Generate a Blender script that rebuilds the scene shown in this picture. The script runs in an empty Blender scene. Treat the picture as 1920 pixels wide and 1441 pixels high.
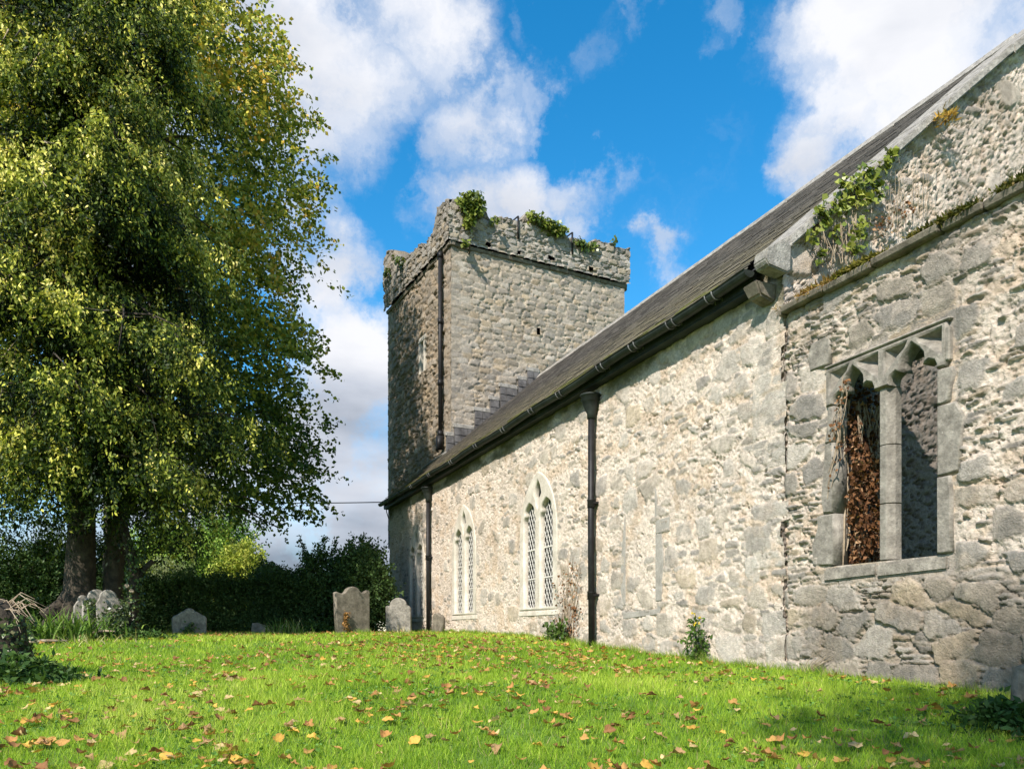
import bpy, bmesh, math, random
import numpy as np
from mathutils import Vector, Matrix
R = math.radians
C = bpy.context.scene.collection
scene = bpy.context.scene
random.seed(7)

# ------------------------------------------------------------------ camera
PSI = R(22.88)                       # view axis, clockwise from the nave wall's own direction (+Y)
cam = bpy.data.cameras.new("camera")
cam.sensor_width = 36.0
cam.lens = 36.0 * 1493 / 1920
cam.shift_y = (1188 - 720.5) / 1920
cam.clip_start = 0.05
cam.clip_end = 3000
camo = bpy.data.objects.new("camera", cam)
camo.location = (0, 0, 0)
camo.rotation_euler = (R(90), 0, -PSI)
C.objects.link(camo)
scene.camera = camo

def lz(l, z, h=0.0):
    """a point l metres to the right of the view axis and z metres ahead -> world"""
    return (l * math.cos(PSI) + z * math.sin(PSI), -l * math.sin(PSI) + z * math.cos(PSI), h)
def at(px, z):
    """ground position seen at photo column px, z metres ahead"""
    return lz((px - 960) / 1493 * z, z)
def hz(py, z):
    return (1188 - py) * z / 1493

# ------------------------------------------------------------------ light and sky
SUN_AZ, SUN_EL = R(-128), R(41)      # azimuth from +Y, clockwise
sun = bpy.data.lights.new("sun", 'SUN')
sun.energy = 4.6
sun.angle = R(0.53)
sun.color = (1.0, 0.935, 0.87)
suno = bpy.data.objects.new("sun", sun)
C.objects.link(suno)
sd = Vector((math.sin(SUN_AZ) * math.cos(SUN_EL), math.cos(SUN_AZ) * math.cos(SUN_EL), math.sin(SUN_EL)))
suno.rotation_euler = sd.to_track_quat('Z', 'Y').to_euler()

scene.view_settings.view_transform = 'Standard'
scene.view_settings.look = 'None'
scene.view_settings.gamma = 1.0
scene.view_settings.exposure = 0.78
scene.cycles.max_bounces = 6
scene.cycles.transparent_max_bounces = 8

world = bpy.data.worlds.new("World")
scene.world = world
world.use_nodes = True
wt = world.node_tree
wt.nodes.clear()
def N(tree, kind, **kw):
    n = tree.nodes.new(kind)
    for k, v in kw.items():
        if k.startswith('i_'):
            n.inputs[int(k[2:])].default_value = v
        else:
            setattr(n, k, v)
    return n
def build_sky():
    L = wt.links.new
    out = N(wt, 'ShaderNodeOutputWorld')
    bg = N(wt, 'ShaderNodeBackground')
    sky = N(wt, 'ShaderNodeTexSky', sky_type='NISHITA', sun_disc=False)
    sky.sun_elevation = SUN_EL
    sky.sun_rotation = SUN_AZ
    sky.air_density = 1.0; sky.dust_density = 0.3; sky.ozone_density = 3.0
    hs = N(wt, 'ShaderNodeHueSaturation')
    hs.inputs['Saturation'].default_value = 1.38
    hs.inputs['Hue'].default_value = 0.49
    L(sky.outputs[0], hs.inputs['Color'])
    skys = N(wt, 'ShaderNodeVectorMath', operation='SCALE')
    skys.inputs['Scale'].default_value = 0.138
    L(hs.outputs[0], skys.inputs[0])
    tc = N(wt, 'ShaderNodeTexCoord')
    d = tc.outputs['Generated']
    # ragged edges: warp the direction by noise
    n1 = N(wt, 'ShaderNodeTexNoise'); n1.inputs['Scale'].default_value = 5.0; n1.inputs['Detail'].default_value = 9; n1.inputs['Roughness'].default_value = 0.66
    L(d, n1.inputs['Vector'])
    sub = N(wt, 'ShaderNodeVectorMath', operation='SUBTRACT'); sub.inputs[1].default_value = (.5, .5, .5)
    L(n1.outputs['Color'], sub.inputs[0])
    sc = N(wt, 'ShaderNodeVectorMath', operation='SCALE'); sc.inputs['Scale'].default_value = 0.25
    L(sub.outputs[0], sc.inputs[0])
    add = N(wt, 'ShaderNodeVectorMath', operation='ADD')
    L(d, add.inputs[0]); L(sc.outputs[0], add.inputs[1])
    nor = N(wt, 'ShaderNodeVectorMath', operation='NORMALIZE'); L(add.outputs[0], nor.inputs[0])
    dw = nor.outputs[0]
    def dirpx(px, py):
        p = Vector(lz((px - 960) / 1493, 1.0, (1188 - py) / 1493)); return p.normalized()
    # heaps of cloud: direction, angular radius in photo pixels, weight
    heaps = [(600, 1110, 190, .85), (470, 1080, 150, .8), (540, 1030, 170, .95), (700, 1080, 120, .7), (520, 60, 230, 1.0), (640, 190, 190, .92), (760, 60, 150, .85), (880, 230, 120, .75), (700, 300, 110, .62), (560, 250, 150, .75), (600, 420, 110, .62), (560, 340, 110, .62),
             (985, 175, 75, .52), (1080, 130, 75, .46), (1150, 60, 60, .36), (960, 60, 40, .25),
             (1000, 360, 115, .95), (1090, 350, 95, .85), (930, 420, 110, .8), (1130, 430, 60, .6),
             (640, 560, 120, .9), (560, 500, 90, .6), (690, 720, 150, 1.05), (560, 850, 200, 1.0), (680, 960, 200, .95), (450, 1000, 220, .9), (640, 1060, 130, .7), (300, 900, 260, .9), (150, 1100, 260, .8),
             (1720, 40, 260, 1.2), (1620, 200, 150, 1.0), (1560, 330, 110, .95), (1500, 390, 60, .7), (1800, 200, 200, 1.1), (1570, 60, 80, .8), (1950, 250, 260, 1.1),
             (1320, 15, 60, .42), (1295, 90, 45, .30), (1240, 468, 38, .46), (1265, 520, 40, .40), (300, 300, 220, .7), (100, 500, 260, .7),
             (1300, -500, 330, .8), (300, -500, 300, .8)]
    field = None
    def addfield(v):
        nonlocal field
        if field is None: field = v
        else:
            m = N(wt, 'ShaderNodeMath', operation='SMOOTH_MAX'); m.inputs[2].default_value = 0.10
            L(field, m.inputs[0]); L(v, m.inputs[1]); field = m.outputs[0]
    for (px, py, r, w) in heaps:
        c = dirpx(px, py)
        k = 1.0 / math.sqrt(1 + ((px - 960) / 1493) ** 2 + ((1188 - py) / 1493) ** 2)
        ang = r / 1493 * k
        ds = N(wt, 'ShaderNodeVectorMath', operation='DISTANCE'); ds.inputs[1].default_value = c
        L(dw, ds.inputs[0])
        mr = N(wt, 'ShaderNodeMapRange', interpolation_type='SMOOTHSTEP')
        mr.inputs['From Min'].default_value = ang * 1.45; mr.inputs['From Max'].default_value = ang * 0.1
        mr.inputs['To Min'].default_value = 0; mr.inputs['To Max'].default_value = w
        L(ds.outputs['Value'], mr.inputs['Value'])
        addfield(mr.outputs[0])
    # behind the camera: loose clouds
    sep = N(wt, 'ShaderNodeSeparateXYZ'); L(d, sep.inputs[0])
    f = Vector(lz(0, 1, 0))
    dt = N(wt, 'ShaderNodeVectorMath', operation='DOT_PRODUCT'); dt.inputs[1].default_value = f; L(d, dt.inputs[0])
    back = N(wt, 'ShaderNodeMapRange'); back.inputs['From Min'].default_value = .25; back.inputs['From Max'].default_value = -.2
    back.inputs['To Max'].default_value = .45
    L(dt.outputs['Value'], back.inputs['Value'])
    addfield(back.outputs[0])
    # billow detail
    n2 = N(wt, 'ShaderNodeTexNoise'); n2.inputs['Scale'].default_value = 7.0; n2.inputs['Detail'].default_value = 10; n2.inputs['Roughness'].default_value = 0.58
    L(dw, n2.inputs['Vector'])
    nm = N(wt, 'ShaderNodeMath', operation='MULTIPLY_ADD'); nm.inputs[1].default_value = 1.15; nm.inputs[2].default_value = -0.575
    L(n2.outputs['Fac'], nm.inputs[0])
    fs = N(wt, 'ShaderNodeMath', operation='ADD'); L(field, fs.inputs[0]); L(nm.outputs[0], fs.inputs[1])
    den = N(wt, 'ShaderNodeMapRange', interpolation_type='SMOOTHSTEP')
    den.inputs['From Min'].default_value = 0.16; den.inputs['From Max'].default_value = 1.0
    L(fs.outputs[0], den.inputs['Value'])
    # cloud brightness: grey undersides, darker layers near the horizon
    n3 = N(wt, 'ShaderNodeTexNoise'); n3.inputs['Scale'].default_value = 4.2; n3.inputs['Detail'].default_value = 6
    mp = N(wt, 'ShaderNodeMapping'); mp.inputs['Scale'].default_value = (1, 1, 2.6); mp.inputs['Location'].default_value = (3.1, 1.2, .4)
    L(d, mp.inputs['Vector']); L(mp.outputs[0], n3.inputs['Vector'])
    elev = N(wt, 'ShaderNodeMapRange'); elev.inputs['From Min'].default_value = 0.0; elev.inputs['From Max'].default_value = 0.46
    elev.inputs['To Min'].default_value = -0.48; elev.inputs['To Max'].default_value = 0.06
    L(sep.outputs['Z'], elev.inputs['Value'])
    thick = N(wt, 'ShaderNodeMath', operation='MULTIPLY_ADD'); thick.inputs[1].default_value = -0.02; thick.inputs[2].default_value = 0.07
    L(fs.outputs[0], thick.inputs[0])
    b1 = N(wt, 'ShaderNodeMath', operation='MULTIPLY_ADD'); b1.inputs[1].default_value = 1.35
    L(n3.outputs['Fac'], b1.inputs[0]); L(elev.outputs[0], b1.inputs[2])
    b2 = N(wt, 'ShaderNodeMath', operation='ADD'); L(b1.outputs[0], b2.inputs[0]); L(thick.outputs[0], b2.inputs[1])
    ramp = N(wt, 'ShaderNodeValToRGB')
    e = ramp.color_ramp.elements
    e[0].position = 0.18; e[0].color = (.17, .20, .25, 1)
    e[1].position = 0.88; e[1].color = (.57, .575, .60, 1)
    m = e.new(0.5); m.color = (.37, .395, .45, 1)
    L(b2.outputs[0], ramp.inputs[0])
    mix = N(wt, 'ShaderNodeMix', data_type='RGBA')
    L(den.outputs[0], mix.inputs[0]); L(skys.outputs[0], mix.inputs[6]); L(ramp.outputs[0], mix.inputs[7])
    L(mix.outputs[2], bg.inputs['Color'])
    bg.inputs['Strength'].default_value = 1.0
    L(bg.outputs[0], out.inputs['Surface'])
build_sky()

# ------------------------------------------------------------------ numpy noise
def h3(ix, iy, s):
    n = (ix.astype(np.int64) * 374761393 + iy.astype(np.int64) * 668265263 + s * 974634777) & 0xFFFFFFFF
    n = ((n ^ (n >> 13)) * 1274126177) & 0xFFFFFFFF
    n = ((n ^ (n >> 16)) * 2246822519) & 0xFFFFFFFF
    n = n ^ (n >> 15)
    return (n & 0xFFFFFF) / float(0x1000000)
def vn(x, y, s=0):
    x0 = np.floor(x); y0 = np.floor(y)
    fx = x - x0; fy = y - y0
    fx = fx * fx * fx * (fx * (fx * 6 - 15) + 10); fy = fy * fy * fy * (fy * (fy * 6 - 15) + 10)
    a = h3(x0, y0, s); b = h3(x0 + 1, y0, s); c = h3(x0, y0 + 1, s); d = h3(x0 + 1, y0 + 1, s)
    return (a * (1 - fx) + b * fx) * (1 - fy) + (c * (1 - fx) + d * fx) * fy
def fbm(x, y, s=0, o=4, g=.5):
    t = 0; a = 1; w = 0
    for i in range(o):
        t = t + a * vn(x + 17.3 * i, y - 9.1 * i, s + i * 31); w += a; a *= g; x = x * 2.03; y = y * 2.03
    return t / w
def ss(a, b, x):
    t = np.clip((x - a) / (b - a), 0, 1); return t * t * (3 - 2 * t)
def lerp(a, b, t): return a + (b - a) * t
def mixc(a, b, t): return a + (b - a) * t[..., None]
def voro(u, v, seed, jit=.42, p=2.6):
    """F1, F2 and the id of the nearest stone of a staggered jittered grid"""
    iv = np.floor(v)
    F1 = np.full(u.shape, 9.0); F2 = np.full(u.shape, 9.0); ID = np.zeros(u.shape); DX = np.zeros(u.shape); DY = np.zeros(u.shape)
    for dv in (-1, 0, 1):
        r = iv + dv
        off = h3(r, r * 0 + 5, seed + 3) * 1.0
        iu = np.floor(u - off)
        for du in (-1, 0, 1):
            c = iu + du
            px = c + off + .5 + (h3(c, r, seed) - .5) * 2 * jit
            py = r + .5 + (h3(c, r, seed + 1) - .5) * 2 * jit * .75
            dd = (np.abs(u - px) ** p + np.abs(v - py) ** p) ** (1 / p)
            idd = h3(c, r, seed + 2)
            nearer = dd < F1
            F2 = np.where(nearer, F1, np.minimum(F2, dd))
            ID = np.where(nearer, idd, ID)
            DX = np.where(nearer, u - px, DX); DY = np.where(nearer, v - py, DY)
            F1 = np.where(nearer, dd, F1)
    return F1, F2, ID, DX, DY
def rr(ID, k): 
    q = ID * (1e5 + 733 * k) + k * 0.37
    return np.modf(np.sin(q) * 43758.5453)[0] % 1.0

# ------------------------------------------------------------------ mesh helpers
def mesh_np(name, V, F, cols=None, smooth=False):
    V = np.asarray(V, dtype=np.float32); F = np.asarray(F, dtype=np.int32)
    me = bpy.data.meshes.new(name)
    k = F.shape[1]
    me.vertices.add(len(V)); me.vertices.foreach_set('co', V.ravel())
    me.loops.add(F.size); me.loops.foreach_set('vertex_index', F.ravel())
    me.polygons.add(len(F))
    me.polygons.foreach_set('loop_start', np.arange(0, F.size, k, dtype=np.int32))
    me.polygons.foreach_set('loop_total', np.full(len(F), k, dtype=np.int32))
    if smooth: me.polygons.foreach_set('use_smooth', np.ones(len(F), dtype=bool))
    me.update(calc_edges=True)
    if cols is not None:
        a = me.color_attributes.new('Col', 'FLOAT_COLOR', 'POINT')
        c = np.ones((len(V), 4), dtype=np.float32); c[:, :3] = cols
        a.data.foreach_set('color', c.ravel())
    return me
def link(name, me, mats, parent=None):
    """mesh (world coordinates) -> object, kept in place under its thing"""
    o = bpy.data.objects.new(name, me)
    for m in (mats if isinstance(mats, (list, tuple)) else [mats]): me.materials.append(m)
    C.objects.link(o)
    if parent is not None:
        o.parent = parent
        if parent.type == 'EMPTY': o.matrix_parent_inverse = Matrix.Translation(-parent.location)
    return o
def thing(name, label, cat, loc, group=None):
    o = bpy.data.objects.new(name, None); o.empty_display_size = .2
    C.objects.link(o); o.location = loc
    return tag(o, label, cat, group)
def tag(o, label, cat, group=None, kind=None):
    if label: o['label'] = label
    if cat: o['category'] = cat
    if group: o['group'] = group
    if kind: o['kind'] = kind
    return o
class MB:
    """collects boxes, tubes and sheets into one mesh"""
    def __init__(s): s.bm = bmesh.new()
    def quad(s, pts):
        s.bm.faces.new([s.bm.verts.new(p) for p in pts]); return s
    def box(s, c, size, rz=0, rot=None, jit=0):
        M = rot if rot is not None else Matrix.Rotation(rz, 3, 'Z')
        vs = []
        for x in (-.5, .5):
            for y in (-.5, .5):
                for z in (-.5, .5):
                    p = Vector((x * size[0], y * size[1], z * size[2]))
                    if jit: p += Vector((random.uniform(-jit, jit),) * 1 + (random.uniform(-jit, jit), random.uniform(-jit, jit)))
                    vs.append(s.bm.verts.new(M @ p + Vector(c)))
        for f in ((0, 1, 3, 2), (4, 6, 7, 5), (0, 4, 5, 1), (2, 3, 7, 6), (0, 2, 6, 4), (1, 5, 7, 3)):
            s.bm.faces.new([vs[i] for i in f])
        return s
    def hexa(s, b, t):
        """b, t: four bottom and four top corners, same winding"""
        vb = [s.bm.verts.new(p) for p in b]; vt = [s.bm.verts.new(p) for p in t]
        s.bm.faces.new(vb[::-1]); s.bm.faces.new(vt)
        for i in range(4): s.bm.faces.new([vb[i], vb[(i + 1) % 4], vt[(i + 1) % 4], vt[i]])
        return s
    def tube(s, pts, rads, n=8, cap=True, jit=0):
        pts = [Vector(p) for p in pts]
        if not isinstance(rads, (list, tuple)): rads = [rads] * len(pts)
        rings = []
        up = Vector((0, 0, 1))
        for i, p in enumerate(pts):
            t = (pts[min(i + 1, len(pts) - 1)] - pts[max(i - 1, 0)])
            if t.length < 1e-6: t = Vector((0, 0, 1))
            t.normalize()
            a = t.cross(up if abs(t.z) < .9 else Vector((1, 0, 0))).normalized(); b = t.cross(a)
            ring = []
            for k in range(n):
                q = 2 * math.pi * k / n
                r = rads[i] * (1 + (random.uniform(-jit, jit) if jit else 0))
                ring.append(s.bm.verts.new(p + (a * math.cos(q) + b * math.sin(q)) * r))
            rings.append(ring)
        for i in range(len(rings) - 1):
            for k in range(n):
                f = s.bm.faces.new([rings[i][k], rings[i][(k + 1) % n], rings[i + 1][(k + 1) % n], rings[i + 1][k]]); f.smooth = True
        if cap:
            s.bm.faces.new(rings[0]); s.bm.faces.new(rings[-1])
        return s
    def mesh(s, name, bevel=0, seg=1):
        if bevel: bmesh.ops.bevel(s.bm, geom=s.bm.edges[:], offset=bevel, segments=seg, affect='EDGES', clamp_overlap=True)
        bmesh.ops.recalc_face_normals(s.bm, faces=s.bm.faces)
        me = bpy.data.meshes.new(name); s.bm.to_mesh(me); s.bm.free(); return me
def plate(name, outer, holes, depth, bevel=0.0, basis=None):
    """outline with holes -> extruded plate; (a,b) in the plate's plane, c = depth; basis maps (a,b,c) to the world"""
    cu = bpy.data.curves.new(name, 'CURVE'); cu.dimensions = '2D'; cu.fill_mode = 'BOTH'
    cu.extrude = depth / 2 - bevel; cu.bevel_depth = bevel; cu.bevel_resolution = 0 if bevel < .02 else 1
    for ring in [outer] + list(holes):
        sp = cu.splines.new('POLY'); sp.points.add(len(ring) - 1); sp.use_cyclic_u = True
        for p, q in zip(sp.points, ring): p.co = (q[0], q[1], 0, 1)
    cu.offset = -bevel
    ob = bpy.data.objects.new(name, cu); C.objects.link(ob)
    dg = bpy.context.evaluated_depsgraph_get()
    me = bpy.data.meshes.new_from_object(ob.evaluated_get(dg))
    bpy.data.objects.remove(ob); bpy.data.curves.remove(cu)
    me.name = name
    if basis is not None:
        n = len(me.vertices); co = np.empty(n * 3, dtype=np.float32); me.vertices.foreach_get('co', co)
        co = co.reshape(-1, 3)
        O, A, B, Cc = [np.array(v, dtype=np.float32) for v in basis]
        co = O + co[:, :1] * A + co[:, 1:2] * B + co[:, 2:3] * Cc
        me.vertices.foreach_set('co', co.ravel().astype(np.float32)); me.update()
    return me

# ------------------------------------------------------------------ materials
def newmat(name):
    m = bpy.data.materials.new(name); m.use_nodes = True
    t = m.node_tree; t.nodes.clear()
    out = N(t, 'ShaderNodeOutputMaterial'); b = N(t, 'ShaderNodeBsdfPrincipled')
    b.inputs['Specular IOR Level'].default_value = 0.25
    t.links.new(b.outputs[0], out.inputs[0])
    return m, t, b
def stone_mat(name, attr=True, base=(.4, .38, .34), base2=None, scale=9, bump=.35, grain=120, rough=.95, var=.45, spots=None):
    m, t, b = newmat(name); L = t.links.new
    tc = N(t, 'ShaderNodeTexCoord'); geo = tc.outputs['Object']
    if attr:
        a = N(t, 'ShaderNodeAttribute', attribute_name='Col'); col = a.outputs['Color']
    else:
        n0 = N(t, 'ShaderNodeTexNoise'); n0.inputs['Scale'].default_value = scale; n0.inputs['Detail'].default_value = 8; n0.inputs['Roughness'].default_value = .65
        L(geo, n0.inputs['Vector'])
        r = N(t, 'ShaderNodeValToRGB'); e = r.color_ramp.elements
        e[0].position = .33; e[0].color = (*base, 1); e[1].position = .67; e[1].color = (*(base2 or [c * 1.5 for c in base]), 1)
        L(n0.outputs['Fac'], r.inputs[0]); col = r.outputs[0]
    n1 = N(t, 'ShaderNodeTexNoise'); n1.inputs['Scale'].default_value = grain * .33; n1.inputs['Detail'].default_value = 8; n1.inputs['Roughness'].default_value = .7
    L(geo, n1.inputs['Vector'])
    mr = N(t, 'ShaderNodeMapRange'); mr.inputs['From Min'].default_value = .3; mr.inputs['From Max'].default_value = .7
    mr.inputs['To Min'].default_value = 1 - var; mr.inputs['To Max'].default_value = 1 + var * .75
    L(n1.outputs['Fac'], mr.inputs['Value'])
    sc = N(t, 'ShaderNodeVectorMath', operation='SCALE'); L(col, sc.inputs[0]); L(mr.outputs[0], sc.inputs['Scale'])
    col = sc.outputs[0]
    if spots:
        n4 = N(t, 'ShaderNodeTexNoise'); n4.inputs['Scale'].default_value = spots[1]; n4.inputs['Detail'].default_value = 6; n4.inputs['Roughness'].default_value = .7
        L(geo, n4.inputs['Vector'])
        m4 = N(t, 'ShaderNodeMapRange', interpolation_type='SMOOTHSTEP'); m4.inputs['From Min'].default_value = spots[2]; m4.inputs['From Max'].default_value = spots[2] + .07; m4.inputs['To Max'].default_value = .8
        L(n4.outputs['Fac'], m4.inputs['Value'])
        mx = N(t, 'ShaderNodeMix', data_type='RGBA'); L(m4.outputs[0], mx.inputs[0]); L(col, mx.inputs[6]); mx.inputs[7].default_value = (*spots[0], 1)
        col = mx.outputs[2]
    L(col, b.inputs['Base Color']); b.inputs['Roughness'].default_value = rough
    n2 = N(t, 'ShaderNodeTexNoise'); n2.inputs['Scale'].default_value = grain; n2.inputs['Detail'].default_value = 6; n2.inputs['Roughness'].default_value = .65
    L(geo, n2.inputs['Vector'])
    bp = N(t, 'ShaderNodeBump'); bp.inputs['Strength'].default_value = bump; bp.inputs['Distance'].default_value = .02
    L(n2.outputs['Fac'], bp.inputs['Height']); L(bp.outputs[0], b.inputs['Normal'])
    return m
def leaf_mat(name, trans=.35, rough=.5, attr=True, base=(.1, .2, .03), spec=.15):
    m = bpy.data.materials.new(name); m.use_nodes = True
    t = m.node_tree; t.nodes.clear(); L = t.links.new
    out = N(t, 'ShaderNodeOutputMaterial'); b = N(t, 'ShaderNodeBsdfPrincipled'); tr = N(t, 'ShaderNodeBsdfTranslucent'); mx = N(t, 'ShaderNodeMixShader')
    b.inputs['Roughness'].default_value = rough; b.inputs['Specular IOR Level'].default_value = spec
    if attr:
        a = N(t, 'ShaderNodeAttribute', attribute_name='Col'); col = a.outputs['Color']
    else:
        a = N(t, 'ShaderNodeRGB'); a.outputs[0].default_value = (*base, 1); col = a.outputs[0]
    L(col, b.inputs['Base Color'])
    g = N(t, 'ShaderNodeMix', data_type='RGBA', blend_type='MULTIPLY'); g.inputs[0].default_value = 1
    L(col, g.inputs[6]); g.inputs[7].default_value = (1.25, 1.3, .6, 1)
    L(g.outputs[2], tr.inputs['Color'])
    mx.inputs[0].default_value = trans
    L(b.outputs[0], mx.inputs[1]); L(tr.outputs[0], mx.inputs[2]); L(mx.outputs[0], out.inputs[0])
    return m
M = {}
M['masonry'] = stone_mat('weathered_masonry', grain=62, bump=.75, var=.32, spots=((.20, .17, .13), 17, .635))
M['masonry'].node_tree.nodes['Bump'].inputs['Distance'].default_value = .03
M['dressed'] = stone_mat('dressed_limestone', attr=False, base=(.16, .142, .115), base2=(.31, .28, .23), scale=7, grain=42, bump=.6, var=.38, spots=((.42, .39, .33), 13, .66))
M['pale_dressed'] = stone_mat('pale_window_stone', attr=False, base=(.42, .37, .295), base2=(.60, .545, .45), scale=3.5, grain=90, bump=.25, var=.2, spots=((.34, .31, .25), 7, .64))
M['coping'] = stone_mat('coping_stone', attr=False, base=(.19, .175, .15), base2=(.37, .345, .30), scale=7, grain=45, bump=.8, var=.48, spots=((.10, .095, .08), 7.0, .60))
M['grave'] = stone_mat('old_gravestone', attr=False, base=(.10, .085, .062), base2=(.24, .205, .155), scale=7, grain=70, bump=.5, var=.35, spots=((.48, .46, .40), 16, .66))
M['slate'] = stone_mat('roof_slate', grain=60, bump=.25, var=.35, rough=.85)
M['bark'] = stone_mat('tree_bark', attr=False, base=(.03, .024, .018), base2=(.09, .072, .05), scale=7, grain=22, bump=.9, var=.4)
M['deadwood'] = stone_mat('dead_twigs', attr=False, base=(.22, .16, .10), base2=(.42, .34, .24), scale=9, grain=60, bump=.4, var=.3)
M['iron'] = stone_mat('black_painted_iron', attr=False, base=(.007, .007, .007), base2=(.018, .017, .016), scale=11, grain=80, bump=.15, rough=.5, var=.3)
M['gutter'] = stone_mat('weathered_gutter', attr=False, base=(.010, .013, .011), base2=(.035, .042, .034), scale=4, grain=40, bump=.2, rough=.55, var=.3)
M['strap'] = stone_mat('galvanised_strap', attr=False, base=(.07, .07, .068), base2=(.20, .20, .19), scale=8, grain=60, bump=.1, rough=.6, var=.2)
M['lattice'] = stone_mat('pale_lead_lattice', attr=False, base=(.42, .40, .36), base2=(.58, .55, .49), scale=9, grain=80, bump=.1, rough=.6, var=.12)
M['pale_grave'] = stone_mat('pale_gravestone', attr=False, base=(.15, .135, .11), base2=(.33, .30, .25), scale=7, grain=60, bump=.5, var=.4, spots=((.50, .49, .44), 12, .62))  # lighter copy: dappled sun on these headstones put into the colour
M['darkstone'] = stone_mat('shade_dark_stone', attr=False, base=(.05, .05, .05), base2=(.12, .12, .115), scale=4, grain=40, bump=.7, var=.5)  # shade of inner faces and reveals put into a dark colour
m, t, b = newmat('leaded_glass'); b.inputs['Base Color'].default_value = (.012, .014, .016, 1); b.inputs['Roughness'].default_value = .06; b.inputs['Specular IOR Level'].default_value = .6
M['glass'] = m
M['leaf'] = leaf_mat('foliage', .20)
M['ivy'] = leaf_mat('ivy_leaves', .18, .35, spec=.35)
M['grass'] = leaf_mat('grass_blades', .42, .55, spec=.12)
M['dryleaf'] = leaf_mat('dry_leaves', .22, .6, spec=.1)

# ------------------------------------------------------------------ ground
GZ = np.array([-60, -4, 0, 3, 4.2, 5, 6, 7, 8.5, 10, 11, 12.3, 13.3, 14.5, 16, 18, 22, 30, 60, 900], dtype=float)
GH = np.array([-1.0, -1.0, -.98, -.84, -.72, -.62, -.50, -.445, -.40, -.335, -.275, -.20, -.12, -.07, -.03, .0, .0, .0, -.2, -4.0])
def ground(x, y):
    x = np.asarray(x, dtype=float); y = np.asarray(y, dtype=float)
    z = y * math.cos(PSI) + x * math.sin(PSI); l = x * math.cos(PSI) - y * math.sin(PSI)
    g = (np.interp(z - .5, GZ, GH) + 2 * np.interp(z, GZ, GH) + np.interp(z + .5, GZ, GH)) / 4
    near = ss(40, 25, np.hypot(x, y))
    g = g + near * (.05 * (fbm(x * .45, y * .45, 5, 3) - .5) + .03 * (fbm(x * 1.8, y * 1.8, 8, 2) - .5)) * ss(0.3, 2.2, 6 - x + 0 * y)
    g = g - .05 * ss(-1.5, -6, l) * ss(20, 8, z)
    return g
def gpt(p): return float(ground(np.array([p[0]]), np.array([p[1]]))[0])
def build_ground():
    xs = np.unique(np.concatenate([np.arange(-20, 12, .2), -20 - 1.25 ** np.arange(0, 30), 12 + 1.25 ** np.arange(0, 30)]))
    ys = np.unique(np.concatenate([np.arange(-6, 34, .2), -6 - 1.25 ** np.arange(0, 30), 34 + 1.25 ** np.arange(0, 30)]))
    X, Y = np.meshgrid(xs, ys); Z = ground(X, Y)
    n, k = X.shape
    i = np.arange(n * k).reshape(n, k)
    F = np.stack([i[:-1, :-1], i[:-1, 1:], i[1:, 1:], i[1:, :-1]], -1).reshape(-1, 4)
    m, t, b = newmat('lawn_soil'); L = t.links.new
    tc = N(t, 'ShaderNodeTexCoord')
    n1 = N(t, 'ShaderNodeTexNoise'); n1.inputs['Scale'].default_value = 3; n1.inputs['Detail'].default_value = 10; n1.inputs['Roughness'].default_value = .7
    L(tc.outputs['Object'], n1.inputs['Vector'])
    r = N(t, 'ShaderNodeValToRGB'); e = r.color_ramp.elements
    e[0].position = .3; e[0].color = (.05, .09, .015, 1); e[1].position = .7; e[1].color = (.15, .25, .035, 1)
    L(n1.outputs['Fac'], r.inputs[0]); L(r.outputs[0], b.inputs['Base Color']); b.inputs['Roughness'].default_value = 1
    o = link('ground', mesh_np('ground', np.stack([X, Y, Z], -1).reshape(-1, 3), F, smooth=True), m)
    tag(o, None, None, None, 'structure')
build_ground()

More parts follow.
